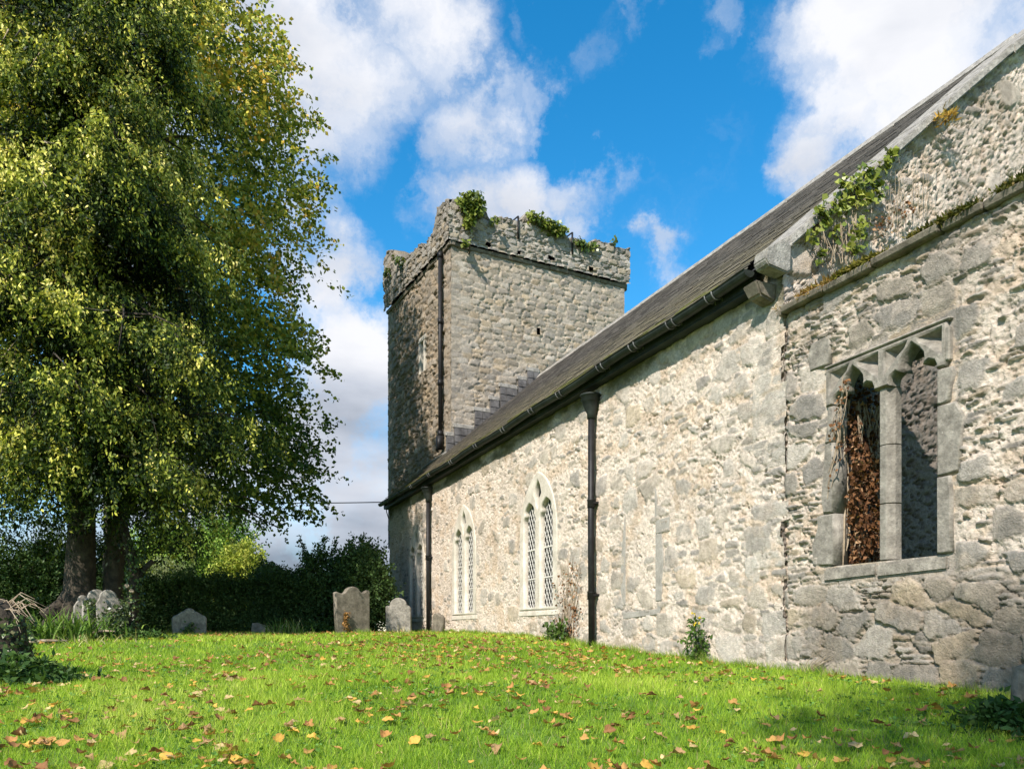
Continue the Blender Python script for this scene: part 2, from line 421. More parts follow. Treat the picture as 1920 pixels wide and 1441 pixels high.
# ------------------------------------------------------------------ masonry
CREAM = np.array([.59, .515, .43]); CREAM2 = np.array([.47, .415, .33]); PALE = np.array([.66, .61, .52])
PAL = np.array([[.30, .275, .235], [.36, .33, .285], [.245, .23, .205], [.40, .37, .32], [.33, .29, .23], [.38, .31, .215], [.36, .32, .26], [.285, .265, .23]])
def masonry(u, v, seed, pb, ps, mw=.03, relief=.02, recess=.01, cb=(.50, .36), cs=(.25, .09), mort=None, dark=None, pit=.012, flat=None, tint=1.0, jit=.40, warp=1.0, smear=.55, pale=0.0, tilt=1.0, grit=1.0, crack=1.0):
    """rubble in lime: displacement (m) and colour for points u (along), v (up) of a wall"""
    wu = u + warp * (.07 * (fbm(u * 2.2, v * 2.2, seed + 40, 3) - .5) + .022 * (fbm(u * 11, v * 11, seed + 41, 2) - .5))
    wv = v + warp * (.06 * (fbm(u * 2.2, v * 2.2, seed + 42, 3) - .5) + .018 * (fbm(u * 11, v * 11, seed + 43, 2) - .5))
    rough = fbm(u * 14, v * 14, seed + 7, 4, .6)
    fine = fbm(u * 38, v * 38, seed + 9, 2, .6)
    F1, F2, I, dx, dy = voro(wu / cb[0], wv / cb[1], seed, jit, 3.4)
    bd = (F2 - F1) * .5 * min(cb)
    w1 = mw * (.35 + 1.3 * rr(I, 1)) + .05 * (rough - .5)
    m1 = ss(-.003, .009, bd - w1) * (rr(I, 2) < pb)
    G1, G2, J, ex, ey = voro(wu / cs[0], wv / cs[1], seed + 77, jit, 3.6)
    be = (G2 - G1) * .5 * min(cs)
    w2 = mw * .30 * (.3 + 1.2 * rr(J, 1)) + .022 * (rough - .5)
    m2 = ss(-.002, .006, be - w2) * (rr(J, 2) < ps) * (1 - ss(.0, .02, bd - w1 + .010) * (rr(I, 2) < pb))
    # heights
    pits = ss(.58, .70, fbm(u * 21, v * 25, seed + 15, 3, .6))
    brk = ss(.56, .68, fbm(u * 4.2, v * 5.5, seed + 19, 4, .6))
    hm = grit * (.022 * (rough - .5) + .024 * (fine - .5) - pit * pits) - recess * (.4 + 1.1 * fbm(u * 5, v * 5, seed + 12, 3)) - recess * 1.1 * brk
    t1 = tilt * ((rr(I, 9) - .5) * .050 * dx + (rr(I, 10) - .5) * .060 * dy)
    t2 = tilt * ((rr(J, 9) - .5) * .020 * ex + (rr(J, 10) - .5) * .034 * ey)
    face1 = relief * (rr(I, 3) * 1.1 - .25) + t1 + .012 * (fbm(u * 6, v * 6, seed + 21, 3) - .5) + .007 * (fine - .5) + .004 * ss(0, .05, bd - w1)
    face2 = relief * (rr(J, 3) * 1.6 - .45) + t2 + .008 * (fine - .5)
    h = hm * (1 - m1) * (1 - m2) + face1 * m1 + face2 * m2 * (1 - m1)
    # open joints and hairline cracks
    cr = np.abs(fbm(u * 2.6, v * 4.4, seed + 33, 4, .55) - .5)
    ck = crack * ss(.010, .003, cr) * ss(.52, .62, fbm(u * 1.3, v * 1.6, seed + 35, 3))
    h = h - .030 * ck * (1 - .8 * m1)
    # colours
    if mort is None: mort = CREAM
    q = fbm(u * 1.1, v * 1.1, seed + 23, 4); q2 = fbm(u * 8, v * 8, seed + 25, 3)
    cm = mixc(np.broadcast_to(mort, u.shape + (3,)), np.broadcast_to(mort * .76, u.shape + (3,)), ss(.46, .74, q) * .6)
    cm = mixc(cm, np.broadcast_to(mort * 1.14, u.shape + (3,)), ss(.52, .75, q2) * .7)
    cm = cm * (1 - .20 * pits[..., None]) * (.82 + .40 * fine)[..., None]
    tan = ss(.52, .68, fbm(u * 3.1, v * 3.6, seed + 37, 4, .6)) * .50
    cm = mixc(cm, cm * np.array([.80, .68, .54]), tan)
    def pal(ID, k):
        i = np.clip((rr(ID, k) * len(PAL)).astype(int), 0, len(PAL) - 1)
        c = PAL[i] * (.8 + .5 * rr(ID, k + 1))[..., None]
        return c + (np.array([.47, .435, .375]) - c) * pale
    st = fbm(u * 6, v * 6, seed + 27, 4, .6)
    c1 = pal(I, 5) * (.70 + .60 * st)[..., None]
    sm = ss(.42, .60, fbm(u * 5, v * 5, seed + 29, 4, .6)) * smear          # lime smeared over the stones
    c1 = mixc(c1, cm, sm * (.3 + .7 * rr(I, 8)))
    c2 = pal(J, 6) * (.62 + .6 * st)[..., None]
    col = cm * (1 - m1 - (1 - m1) * m2)[..., None] + c1 * m1[..., None] + c2 * ((1 - m1) * m2)[..., None]
    if dark is not None:                                                    # soot, algae and damp on old stone; painted shade on the lower gable
        d = np.clip(dark * (.45 + 1.1 * fbm(u * 2.5, v * 2.5, seed + 31, 4)), 0, 1)
        grey = np.array([.135, .120, .098])
        col = mixc(col, col * .35 + grey * .65, d)
    if flat is not None: h = h * (1 - flat)
    return h, col * tint
def grid_faces(n, k):
    i = np.arange(n * k).reshape(n, k)
    return np.stack([i[:-1, :-1], i[:-1, 1:], i[1:, 1:], i[1:, :-1]], -1).reshape(-1, 4)
def inside(px, py, poly):
    poly = np.asarray(poly); r = np.zeros(px.shape, bool); j = len(poly) - 1
    for i in range(len(poly)):
        xi, yi = poly[i]; xj, yj = poly[j]
        if yi != yj:
            c = ((yi > py) != (yj > py)) & (px < (xj - xi) * (py - yi) / (yj - yi) + xi)
            r ^= c
        j = i
    return r

# ---- the nave's windows, outlines in (y, z) of the wall plane
WX = 6.0
def pointed(c, a, z0, zs, rise, n=10):
    """outline of a pointed arch: centre c, half width a, sill z0, springing zs"""
    Rr = (a * a + rise * rise) / (2 * a)
    pts = [(c - a, z0), (c + a, z0)]
    th = math.asin(min(1, rise / Rr)) if rise < Rr else math.acos((Rr - a) / Rr)
    th = math.acos((Rr - a) / Rr)
    for i in range(n + 1):
        q = th * i / n; pts.append((c + a - Rr + Rr * math.cos(q), zs + Rr * math.sin(q)))
    for i in range(n - 1, -1, -1):
        q = th * i / n; pts.append((c - a + Rr - Rr * math.cos(q), zs + Rr * math.sin(q)))
    return pts
def cusped(c, a, z0, zs, za, n=6):
    """outline of one light with a cusped head"""
    half = []
    zc = zs + (za - zs) * .45; xc = a * .74
    for i in range(n + 1):                       # lower foil, bulging outward
        q = i / n
        half.append((lerp(a, xc, q) + math.sin(q * math.pi) * a * .16, lerp(zs, zc, q)))
    for i in range(1, n + 1):                    # upper foil to the apex
        q = i / n
        half.append((lerp(xc, 0, q ** 1.3) + math.sin(q * math.pi) * a * .30, lerp(zc, za, q)))
    return [(c - a, z0), (c + a, z0)] + [(c + x, z) for x, z in half] + [(c - x, z) for x, z in half[::-1][1:]]
NAVE_WIN = [(13.02, .80, .43, 1.0), (17.02, .80, .43, 1.0), (20.88, .80, .43, 1.0)]
wins = []
for (c, a, z0, s) in NAVE_WIN:
    wins.append(dict(c=c, a=a, z0=z0, out=pointed(c, a, z0, 1.85, 1.08), lights=[cusped(c - .36, .25, z0 + .06, 2.02, 2.40), cusped(c + .36, .25, z0 + .06, 2.02, 2.40)],
                     dagger=[(c, 2.78), (c + .10, 2.66), (c + .15, 2.52), (c + .07, 2.44), (c + .06, 2.34), (c, 2.24), (c - .06, 2.34), (c - .07, 2.44), (c - .15, 2.52), (c - .10, 2.66)]))

church = thing('church', 'grey stone church with long limewashed nave wall, slate roof and battered square tower', 'church', (6, 15, -.2))

def build_nave():
    ys = [6.73]
    while ys[-1] < 23.85:
        z = ys[-1] * .9213 + 2.33; ys.append(ys[-1] + max(.0125, z * .00155))
    ys[-1] = 23.85
    ys = np.array(ys); zs = np.arange(-.75, 4.0, .0155)
    Y, Z = np.meshgrid(ys, zs)
    mid = ss(15.5, 11, Y)
    pb = .17 + .36 * mid + .22 * ss(.7, .1, Z) * mid + .1 * ss(9, 7, Y)
    ps = .12 + .16 * mid + .35 * ss(8.5, 6.9, Y)
    fill = ss(.04, .0, np.abs(Y - 9.61) - .40) * ss(.02, .08, Z - .31) * ss(.0, .10, 2.05 - Z - 1.1 * np.abs(Y - 9.61) * ss(1.3, 1.9, Z))
    pb = pb * (1 - .75 * fill); ps = ps * (1 - .55 * fill)
    flat = fill * .35
    for w in wins:
        d = np.hypot(np.maximum(np.abs(Y - w['c']) - .80, 0), np.maximum(np.maximum(w['z0'] - Z, Z - 2.5), 0))
        flat = np.maximum(flat, ss(.22, .02, d) * .85)
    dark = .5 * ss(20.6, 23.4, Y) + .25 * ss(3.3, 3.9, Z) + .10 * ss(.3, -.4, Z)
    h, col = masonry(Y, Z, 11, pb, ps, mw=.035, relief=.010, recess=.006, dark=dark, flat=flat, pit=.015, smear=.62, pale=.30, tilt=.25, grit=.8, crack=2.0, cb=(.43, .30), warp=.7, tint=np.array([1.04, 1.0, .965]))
    mos = ss(3.45, 3.72, Z + .25 * (fbm(Y * 1.6, Z * 1.6, 91, 4) - .5)) * ss(.3, .55, fbm(Y * .9, Z * 3, 92, 3))
    col = mixc(col, np.broadcast_to(np.array([.075, .07, .018]), col.shape), mos * .9)
    h = h + .02 * mos * fbm(Y * 14, Z * 14, 93, 3)
    # quoins of the old corner beside the ruined wall
    qz = np.floor(Z / .36); qw = .24 + .22 * (h3(qz, qz * 0, 3) > .5) + .05 * fbm(Y * 8, Z * 8, 55, 3)
    qm = ss(.02, .0, Y - 6.73 - qw) * ss(.0, .03, np.abs(Z / .36 - qz - .5) * -1 + .485)
    qm = qm * (h3(qz, qz * 0 + 9, 8) > .55)
    h = lerp(h, .004 + .018 * fbm(Y * 9, Z * 9, 56, 3), qm * .6)
    qc = np.array([.40, .365, .305]) * (.75 + .5 * h3(qz, qz * 0 + 2, 4))[..., None] * (.8 + .4 * fbm(Y * 7, Z * 7, 57, 4))[..., None]
    col = mixc(col, qc, qm * ss(.35, .65, fbm(Y * 5, Z * 5, 58, 4)) * .6)
    n, k = Y.shape
    F = grid_faces(n, k)
    cy = (Y[:-1, :-1] + Y[1:, 1:]) / 2; cz = (Z[:-1, :-1] + Z[1:, 1:]) / 2
    keep = np.ones(cy.shape, bool)
    for w in wins:
        shr = [((p[0] - w['c']) * .955 + w['c'], (p[1] - 1.6) * .975 + 1.6) for p in w['out']]
        keep &= ~inside(cy, cz, shr)
    F = F[keep.ravel()]
    qn = np.floor(Z / .21 + .4 * vn(Z * 3, Z * 0, 8)); edge = .16 * (h3(qn, qn * 0, 21) - .6) + .03 * (fbm(Z * 16, Z * 0, 22, 3) - .5)
    Yj = Y + edge * ss(.35, 0, Y - 6.73)                # toothed, uneven joint with the older wall
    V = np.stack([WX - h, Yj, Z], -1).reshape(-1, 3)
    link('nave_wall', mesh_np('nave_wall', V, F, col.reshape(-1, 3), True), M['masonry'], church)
    mb = MB(); mb.quad([(6.02, 23.86, -.8), (9, 23.86, -.8), (9, 23.86, 6), (6.02, 23.86, 4)])
    mb.quad([(6.5, 6.9, -.8), (6.5, 23.8, -.8), (6.5, 23.8, 4.2), (6.5, 6.9, 4.2)])
    link('inner_wall', mb.mesh('inner_wall'), M['darkstone'], church)
build_nave()

def build_windows():
    bas = lambda x: ((x, 0, 0), (0, 1, 0), (0, 0, 1), (1, 0, 0))
    for w in wins:
        me = plate('window', w['out'], w['lights'] + [w['dagger']], .12, .026, bas(WX + .046))
        o = link('window', me, M['pale_dressed'], church)
        g = MB(); c = w['c']
        g.quad([(WX + .10, c - .76, w['z0']), (WX + .10, c + .76, w['z0']), (WX + .10, c + .76, 2.85), (WX + .10, c - .76, 2.85)])
        link('glass', g.mesh('glass'), M['glass'], o)
        lt = MB()
        for L_ in w['lights']:
            lc = (L_[0][0] + L_[1][0]) / 2; a = .25; z0 = w['z0'] + .05; z1 = 2.38
            st = .185; sl = 1.72
            k = -14
            while k < 30:
                for sgn in (1, -1):
                    # line z = z0 + k*st + sgn*sl*(y-lc)
                    pts = []
                    for yy in (lc - a, lc + a):
                        pts.append((yy, z0 + k * st + sgn * sl * (yy - lc)))
                    (ya, za), (yb, zb) = pts
                    if za > zb: (ya, za), (yb, zb) = (yb, zb), (ya, za)
                    if zb < z0 or za > z1: continue
                    t0 = max(0, (z0 - za) / (zb - za)); t1 = min(1, (z1 - za) / (zb - za))
                    if t1 - t0 < .02: continue
                    lt.tube([(WX + .088, lerp(ya, yb, t0), lerp(za, zb, t0)), (WX + .088, lerp(ya, yb, t1), lerp(za, zb, t1))], .0075, 4, False)
                k += 1
            for f in (.33, .66):
                zz = lerp(z0, 2.1, f); lt.box((WX + .085, lc, zz), (.02, 2 * a, .025))
        link('lattice', lt.mesh('lattice'), M['lattice'], o)
        s = MB(); s.hexa([(WX - .012, c - .86, w['z0'] - .10), (WX + .12, c - .86, w['z0'] - .10), (WX + .12, c + .86, w['z0'] - .10), (WX - .012, c + .86, w['z0'] - .10)],
                         [(WX - .006, c - .86, w['z0'] - .015), (WX + .12, c - .86, w['z0'] + .01), (WX + .12, c + .86, w['z0'] + .01), (WX - .006, c + .86, w['z0'] - .015)])
        link('sill', s.mesh('sill', .008), M['pale_dressed'], o)
build_windows()

def build_blocked_window():
    mb = MB(); x = WX - .006
    def strip(pts):
        vs = [mb.bm.verts.new((x, p[0], p[1])) for p in pts]; f = mb.bm.faces.new(vs)
        r = bmesh.ops.extrude_face_region(mb.bm, geom=[f])
        for v in r['geom']:
            if isinstance(v, bmesh.types.BMVert): v.co.x += .06
    strip([(10.03, .42), (10.12, .62), (10.11, 1.05), (10.06, 1.40), (10.00, 1.72), (9.985, 1.72), (9.99, .42)])
    strip([(9.20, .45), (9.20, 1.35), (9.06, 1.35), (9.01, 1.0), (9.06, .45)])
    strip([(10.05, .22), (9.10, .27), (9.06, .40), (9.14, .40), (9.16, .34), (10.04, .31)])
    strip([(9.22, 1.55), (9.22, 2.05), (9.17, 1.9), (9.17, 1.55)])
    strip([(9.20, 1.36), (9.20, 1.54), (8.86, 1.55), (8.88, 1.36)])
    link('blocked_window', mb.mesh('blocked_window', .004), stone_mat('grey_jamb_stone', attr=False, base=(.25, .23, .195), base2=(.38, .35, .30), scale=6, grain=110, bump=.4, var=.25), church)['label'] = 'grey jamb stones of a walled up narrow window'
build_blocked_window()

# ---- gable end of the nave, seen above the ruined wall
ROOF_E, ROOF_R = (5.78, 3.99), (10.2, 7.82)
def roofz(x): return ROOF_E[1] + (x - ROOF_E[0]) * (ROOF_R[1] - ROOF_E[1]) / (ROOF_R[0] - ROOF_E[0])
def build_gable():
    xs = np.arange(6.0, 11.6, .02); n_r = 430
    X, T = np.meshgrid(xs, np.linspace(0, 1, n_r))
    top = np.where(X < 10.2, roofz(X), 2 * ROOF_R[1] - roofz(X)) - .03
    Z = -.7 + T * (top + .7)
    pb = .16 + 0 * X; ps = .20 + 0 * X
    h, col = masonry(X, Z, 131, pb, ps, mw=.03, relief=.014, recess=.008, mort=np.array([.60, .535, .45]), dark=.10 + 1.9 * ss(3.5, 2.9, Z) + .35 * ss(.55, .7, fbm(X * 1.5, Z * 1.2, 5, 4)), pit=.030, smear=.8, pale=.4, grit=1.3, tint=np.array([1.03, .97, .94]))  # the strong low dark term is painted interior shade
    col = col * (1 - .40 * ss(3.4, 2.9, Z))[..., None]     # shade inside the roofless part, put into the colour
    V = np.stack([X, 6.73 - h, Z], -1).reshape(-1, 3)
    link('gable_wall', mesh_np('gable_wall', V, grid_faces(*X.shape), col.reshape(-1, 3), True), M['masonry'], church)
    # coping stones climbing the gable, each its own length
    cp = None
    x = 6.02; k = 0; mb = MB()
    sl = (ROOF_R[1] - ROOF_E[1]) / (ROOF_R[0] - ROOF_E[0])
    while x < 10.25:
        L = random.uniform(.55, .95); x2 = min(x + L, 10.28)
        dz = random.uniform(-.012, .012)
        lo, hi = -.07 + dz, .065 + dz + random.uniform(0, .02)
        y0, y1 = 6.73 - .085 + random.uniform(-.012, .012), 6.73 + .34
        b = [(x + .006, y0, roofz(x) + lo), (x2, y0, roofz(x2) + lo), (x2, y1, roofz(x2) + lo), (x + .006, y1, roofz(x) + lo)]
        tt = [(x + .006, y0 + .02, roofz(x) + hi - .03), (x2, y0 + .02, roofz(x2) + hi - .03), (x2, y1, roofz(x2) + hi), (x + .006, y1, roofz(x) + hi)]
        mb.hexa(b, tt); x = x2; k += 1
    cp = link('gable_coping', mb.mesh('gable_coping', .014, 2), M['coping'], church)
    kn = MB()
    # kneeler: big shaped stone at the foot of the coping, jutting over the eaves
    prof = [(5.68, 3.93), (5.72, 3.87), (5.97, 3.83), (6.02, 3.86), (6.03, 4.13), (5.97, 4.18), (5.70, 4.04)]
    ring = []
    for y in (6.64, 6.84):
        ring.append([kn.bm.verts.new((p[0], y, p[1])) for p in prof])
    kn.bm.faces.new(ring[0]); kn.bm.faces.new(ring[1][::-1])
    for i in range(len(prof)):
        kn.bm.faces.new([ring[0][i], ring[1][i], ring[1][(i + 1) % len(prof)], ring[0][(i + 1) % len(prof)]])
    link('kneeler', kn.mesh('kneeler', .014, 2), M['coping'], cp)
    cb = MB(); cb.hexa([(5.80, 6.86, 3.66), (6.0, 6.86, 3.60), (6.0, 7.06, 3.60), (5.80, 7.06, 3.66)], [(5.72, 6.84, 3.80), (6.02, 6.84, 3.795), (6.02, 7.08, 3.795), (5.72, 7.08, 3.80)])
    link('corbel', cb.mesh('corbel', .02, 2), M['grave'], cp)
build_gable()

# ---- roof of overlapping slates
def build_roof():
    sl = math.hypot(ROOF_R[0] - ROOF_E[0], ROOF_R[1] - ROOF_E[1]); ux = (ROOF_R[0] - ROOF_E[0]) / sl; uz = (ROOF_R[1] - ROOF_E[1]) / sl
    V = []; F = []; Cc = []
    rng = np.random.default_rng(3)
    nrow = 30; step = sl / nrow
    def tower_x(y): return 7.33 - (y - 21.9) * .0802
    for r in range(nrow):
        s0 = r * step - .03; s1 = s0 + step * 1.45
        y = 7.0 + (r % 2) * .13
        yend = 21.93 if ROOF_E[0] + s1 * ux > 7.35 else 23.9
        while y < yend:
            wdt = .24 + .09 * rng.random(); y2 = min(y + wdt, yend)
            lift = .030 + .010 * rng.random(); lo = .004
            a = rng.random() * .012
            sag = -.03 * math.sin((y - 7) / 15 * math.pi)
            def P(s, yy, up): 
                x = ROOF_E[0] + s * ux - uz * up; z = ROOF_E[1] + s * uz + ux * up + sag
                return (x, yy, z)
            i = len(V)
            V += [P(s0 + a, y + .004, lift), P(s0 - a, y2 - .004, lift), P(s1, y2 - .004, lo), P(s1, y + .004, lo), P(s0 + a, y + .004, lift - .014), P(s0 - a, y2 - .004, lift - .014)]
            F += [(i, i + 1, i + 2, i + 3), (i + 4, i + 5, i + 1, i)]
            f = r / nrow
            c = np.array([.082, .072, .064]) * (.5 + 1.05 * rng.random())
            lich = max(0, 1 - f * 1.9) * (.35 + .65 * rng.random())
            c = c * (1 - lich) + np.array([.24, .20, .12]) * lich * (.7 + .5 * rng.random())
            if r < 2 and rng.random() < .4: c = np.array([.14, .14, .03])
            edge = c * 1.0 + .09
            Cc += [c, c, c * .9, c * .9, edge, edge]
            y = y2
    # underlay closes the roof
    i = len(V)
    for (p, q) in ((ROOF_E, ROOF_R),):
        V += [(p[0] + .02, 6.95, p[1] - .03), (p[0] + .02, 23.9, p[1] - .03), (7.35, 23.9, roofz(7.35) - .03), (7.35, 6.95, roofz(7.35) - .03)]
        V += [(7.35, 6.95, roofz(7.35) - .03), (7.35, 21.9, roofz(7.35) - .03), (q[0], 21.95, q[1] - .03), (q[0], 6.95, q[1] - .03)]
        V += [(q[0], 6.95, q[1] - .03), (q[0], 21.95, q[1] - .03), (14.6, 21.95, 4.0), (14.6, 6.95, 4.0)]
    for k in range(3): F.append(tuple(range(i + 4 * k, i + 4 * k + 4)))
    Cc += [np.array([.05, .05, .05])] * 12
    roof = link('slate_roof', mesh_np('slate_roof', V, F, np.array(Cc)), M['slate'], church)
    mb = MB(); y = 7.05
    while y < 21.9:
        y2 = min(y + .46, 21.92); d = random.uniform(-.006, .006)
        sag = -.03 * math.sin((y - 7) / 15 * math.pi)
        x0, z0 = ROOF_R[0], ROOF_R[1] + sag + d
        b = [(x0 - .17, y + .003, z0 - .09), (x0 + .17, y + .003, z0 - .09), (x0 + .17, y2, z0 - .09), (x0 - .17, y2, z0 - .09)]
        tt = [(x0 - .055, y + .003, z0 + .065), (x0 + .055, y + .003, z0 + .065), (x0 + .055, y2, z0 + .065), (x0 - .055, y2, z0 + .065)]
        mb.hexa(b, tt); y = y2
    link('ridge_tiles', mb.mesh('ridge_tiles', .01), M['coping'], roof)
    # top slates against the tower side: verge board of the passage roof
    fl = MB(); fl.box((7.12, 22.9, roofz(7.12) + .05), (.16, 2.0, .05), rot=Matrix.Rotation(R(-40), 3, 'Y'))
    link('lead_apron', fl.mesh('lead_apron'), M['coping'], roof)
build_roof()

def build_gutter():
    mb = MB()
    gx, gz, r = 5.75, 3.94, .070
    prof = []
    for i in range(9):
        q = math.pi * i / 8; prof.append((gx - r * math.cos(q) , gz - r * math.sin(q)))
    prof = [(gx - r - .012, gz + .006)] + prof + [(gx + r + .012, gz + .006)]
    inner = [(gx - (p[0] - gx) * -.86, gz + (p[1] - gz) * .86) for p in prof]
    ys = np.linspace(6.98, 23.98, 60)
    rings = []
    for j, y in enumerate(ys):
        d = .012 * math.sin(y * 2.1) - .03 * math.sin((y - 7) / 15 * math.pi)
        rings.append([mb.bm.verts.new((p[0], y, p[1] + d)) for p in prof])
    for a, b in zip(rings[:-1], rings[1:]):
        for i in range(len(prof) - 1): mb.bm.faces.new([a[i], a[i + 1], b[i + 1], b[i]])
    mb.bm.faces.new(rings[0]); mb.bm.faces.new(rings[-1][::-1])
    # fascia board and soffit behind
    mb.box((5.86, 15.47, 3.90), (.04, 16.9, .16)); mb.box((5.93, 15.47, 3.81), (.16, 16.9, .03))
    g = link('gutter', mb.mesh('gutter'), M['gutter'], church)
    for y in (7.55, 8.35, 9.25, 10.15, 11.5, 12.6, 13.9, 15.4, 17.0, 18.7, 20.3, 21.6, 22.8):
        for dy in (0, .13):
            b = MB(); pts = []
            d = .012 * math.sin(y * 2.1) - .03 * math.sin((y - 7) / 15 * math.pi)
            for i in range(9):
                q = math.pi * i / 8; pts.append((gx - (r + .008) * math.cos(q), y + dy, gz + d - (r + .008) * math.sin(q)))
            pts.append((5.84, y + dy + .01, gz - .08))
            b.tube(pts, .008, 5); link('gutter_strap', b.mesh('gutter_strap'), M['strap'], g)
    def pipe(y, ztop, zbot, x=5.915, parent=church, name='downpipe', hopper=True, collars=()):
        p = MB(); p.tube([(x, y, ztop), (x, y + .01, (ztop + zbot) / 2), (x - .004, y - .02, zbot)], .052, 14)
        o = link(name, p.mesh(name), M['iron'], parent)
        if hopper:
            hb = MB()
            hb.tube([(x, y, ztop - .10), (x, y, ztop - .02), (x - .01, y, ztop + .10), (x - .015, y, ztop + .16), (x - .015, y, ztop + .17), (x - .015, y, ztop + .24), (x - .015, y, ztop + .245), (x - .015, y, ztop + .27)],
                    [.066, .07, .115, .13, .15, .15, .165, .165], 12)
            link('hopper_head', hb.mesh('hopper_head'), M['gutter'], o)
        for z in collars:
            cb = MB(); cb.tube([(x, y, z - .07), (x, y, z - .065), (x, y, z + .04), (x, y, z + .05)], [.058, .066, .066, .075], 14)
            cb.box((x + .07, y, z), (.16, .17, .035)); link('collar', cb.mesh('collar'), M['iron'], o)
        return o
    a = pipe(10.86, 3.42, -.32, collars=(2.02, .60))
    a['label'] = 'black iron downpipe halfway along the nave wall'
    b = pipe(19.5, 3.45, -.05, collars=(1.95,))
    b['label'] = 'black iron downpipe near the tower end of the wall'
    return pipe
pipe = build_gutter()

# ---- tower
TC = np.array([7.33, 21.9]); TR = R(4.7)
TE = np.array([math.cos(TR), math.sin(TR)])      # along the face that looks down the nave
TS = np.array([-math.sin(TR), math.cos(TR)])     # along the side face, away
TW, TD, TZ = 6.10, 5.6, 11.27
def t_pt(face, s, out, z):
    if face == 'e': p = TC + TE * s - TS * out
    else: p = TC + TS * s - TE * out
    return (p[0], p[1], z)
def face_px(face, px, py):
    """(distance along the face, height) of a photo point on the tower face"""
    azi = PSI + math.atan((px - 960) / 1493); d = np.array([math.sin(azi), math.cos(azi)])
    e = TE if face == 'e' else TS
    A = np.array([[d[0], -e[0]], [d[1], -e[1]]]); t, s = np.linalg.solve(A, TC)
    return s, (1188 - py) * (t * math.cos(azi - PSI)) / 1493
Zt = lambda p: (700 + p[0] * .2708, 340 + p[1] * .2708)
PE = [(548, 150), (600, 148), (660, 165), (720, 190), (770, 222), (790, 262), (835, 262), (900, 268), (955, 292), (985, 296), (1000, 270), (1040, 243), (1100, 248), (1150, 268), (1200, 285), (1250, 315), (1300, 355), (1335, 392), (1380, 410), (1410, 428), (1485, 442), (1500, 415), (1530, 408), (1560, 430), (1600, 440), (1660, 455), (1700, 468), (1740, 482)]
PS = [(535, 140), (500, 165), (472, 200), (460, 245), (450, 292), (440, 360), (415, 395), (400, 420), (370, 426), (330, 455), (300, 488), (262, 512), (240, 520), (205, 522), (192, 497), (145, 487), (115, 502), (104, 525), (98, 560)]
def prof(face, pts):
    q = sorted(face_px(face, *Zt(p)) for p in pts)
    return np.array([a for a, b in q]), np.array([b for a, b in q])
